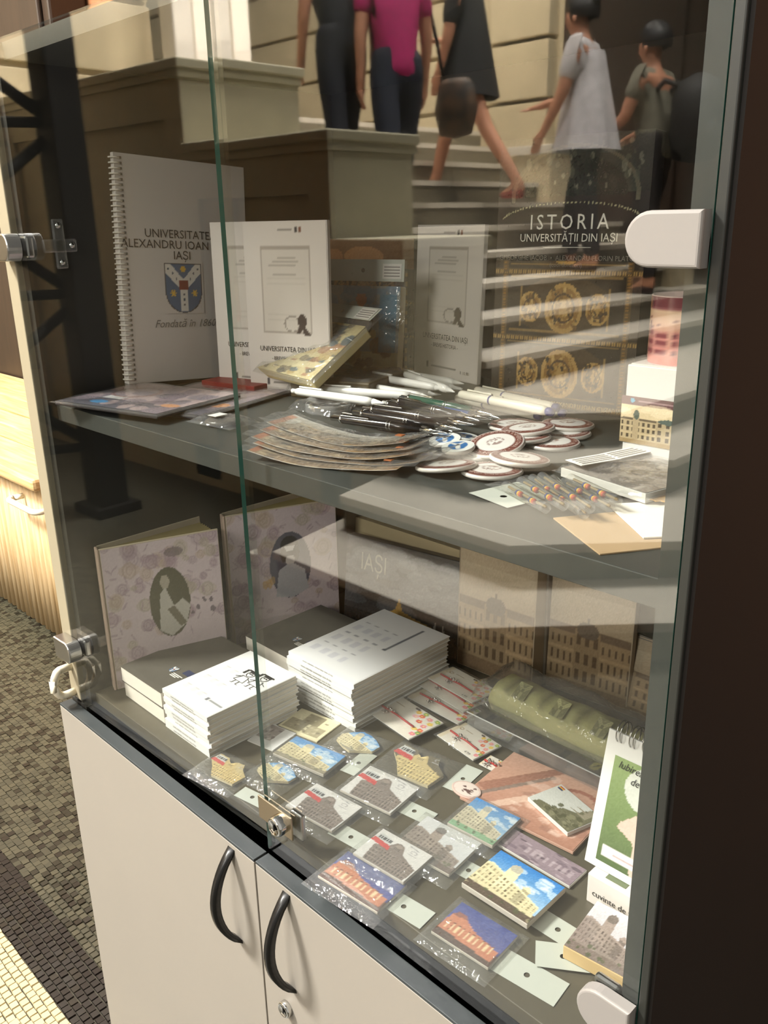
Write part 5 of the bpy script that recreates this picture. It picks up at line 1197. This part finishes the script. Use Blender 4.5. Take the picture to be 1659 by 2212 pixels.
dm = disc_mesh('face_print', co, .0165, GLOSS, .0006); dm.transform(Matrix.Diagonal((1.15, .8, 1, 1))); link('face_print', dm, (), t, (0, 0, .003))
# pink folder with postcards
cpk = Cv(80, 60, (196, 146, 124)); cpk.grad((176, 128, 108), (214, 170, 148), 0, 1); cpk.poly([(0, .3), (.4, 1), (.5, 1), (.1, .24)], (150, 104, 88), .8); cpk.poly([(.2, .1), (.55, .7), (.62, .66), (.27, .06)], (222, 190, 170), .8); cpk.ring(.75, .6, .22, .25, .2, (160, 100, 84), .8); cpk.line(.1, .2, .45, .85, .02, (120, 110, 104), .7); cpk.blotch([(150, 110, 96), (226, 196, 180)], 20, (.3, .1, 1, .9), (.03, .07), .5)
flatcard('postcard_folder', 'large pinkish folder picturing a staircase hall, under the castle postcards', 'folder', (1110, 1624), (1345, 1725), (1255, 1850), ZF+.005, mat('folder_pink', (190, 150, 130), .5), .003, None, cpk.noise(4))
ccs = Cv(60, 44, (206, 206, 198)); ccs.poly([(0, 0), (0, .9), (.2, .85), (.3, .55), (.45, .5), (.6, .3), (1, .2), (1, 0)], (110, 108, 84)); ccs.blotch([(84, 84, 60), (136, 132, 104)], 30, (0, 0, .55, .7), (.03, .07), .8); ccs.poly([(.6, .18), (.63, .5), (.66, .2), (.75, .2), (.78, .46), (.81, .2), (.95, .24), (.95, .1), (.6, .08)], (150, 142, 120)); ccs.rect(.84, .84, .88, .95, (40, 50, 100)); ccs.rect(.88, .84, .91, .95, (220, 180, 60)); ccs.rect(.91, .84, .95, .95, (180, 50, 40))
flatcard('castle_postcards', 'small postcard set with castle and trees lying on the pink folder', 'postcards', (1140, 1722), (1212, 1694), (1276, 1778), ZF+.011, PAPER, .005, None, ccs.noise(4))
cpu = Cv(60, 30, (150, 132, 140)); cpu.blotch([(120, 104, 114), (186, 170, 176), (96, 84, 92)], 30, sz=(.03, .08)); cpu.grid(.3, .3, .95, .6, 8, 1, .5, .9, (196, 180, 184), .6)
flatcard('lilac_postcards', 'lilac-grey postcard bundle in front of the pink folder', 'postcards', (1110, 1790), (1268, 1880), (1235, 1918), ZF+.004, PAPER, .003, None, cpu.noise(4))
# flip calendar on its carton
g0 = onz(1266, 1945, ZF)
bx = thing('calendar_carton', 'small white carton lettered on its front, under the flip calendar', 'box', loc=(g0.x+.052, g0.y+.022, ZF)); bx.rotation_euler.z = -.0
Hc = .034; block('carton', .104, .044, Hc, bx, mat('carton_pinkish', (230, 222, 216), .5), bev=.001)
s_ = text('cuvinte de folos', .0098, -.046, -.0225, Hc*.42, INK, bx, sx=.92, align='LEFT'); s_.rotation_euler.x = math.pi/2
for k in range(3): MB().box(-.036+k*.028, -.014+k*.028, -.016, -.008, Hc, Hc+.0006).build('cover_window', mat('carton_green', (110, 120, 88), .5), bx)
fc = thing('flip_calendar', 'white spiral flip calendar with a hand on green, standing on a small carton', 'calendar', M=frame((g0.x+.041, g0.y+.012, ZF+Hc+.001), (1, 0, 0), (0, .22, 1)))
Wc, Hh = .106, .142
MB().box(-Wc/2, Wc/2, 0, Hh, -.003, 0, 0, .0005).build('sheets', mat('calendar_white', (240, 238, 232), .5), fc)
c = Cv(60, 76, (96, 124, 70)); c.grad((84, 104, 62), (150, 172, 112), 0, 1); c.ell(.5, .78, .3, .2, (226, 226, 220), .9); c.poly([(.2, .38), (.24, .44), (.46, .58), (.7, .7), (1, .74), (1, .0), (.46, .0), (.44, .3)], (226, 196, 180)); c.poly([(.6, .1), (.62, .4), (.66, .4), (.66, .1)], (206, 170, 152), .7); c.rect(.06, .06, .62, .17, (238, 230, 226)); c.rect(.22, .11, .56, .12, (190, 160, 160))
pic('calendar_picture', c.noise(3), Wc*.74, Hh*.78, fc, -Wc*.02, Hh*.45, .0006, GLOSS)
text('Iubirea este', .0105, -Wc*.34, Hh*.79, .0014, INK, fc, shear=.3, sx=.9, align='LEFT'); text('de nepretuit', .0105, -Wc*.2, Hh*.71, .0014, INK, fc, shear=.3, sx=.9, align='LEFT')
b = MB()
for k in range(7):
    x = -Wc*.4+k*Wc*.8/6
    for e in (0, .004): b.tube([(x+e, Hh-.004+.011*math.sin(a)+.004, -.006+.011*math.cos(a)) for a in [2*math.pi*q/14 for q in range(14)]], .0007, 5, closed=True)
b.build('spiral_binding', STEEL, fc)
MB().add([(-Wc/2, Hh-.002, -.004), (Wc/2, Hh-.002, -.004), (Wc/2, .02, -.045), (-Wc/2, .02, -.045)], [(0, 1, 2, 3)]).build('easel_back', MATS['calendar_white'], fc)
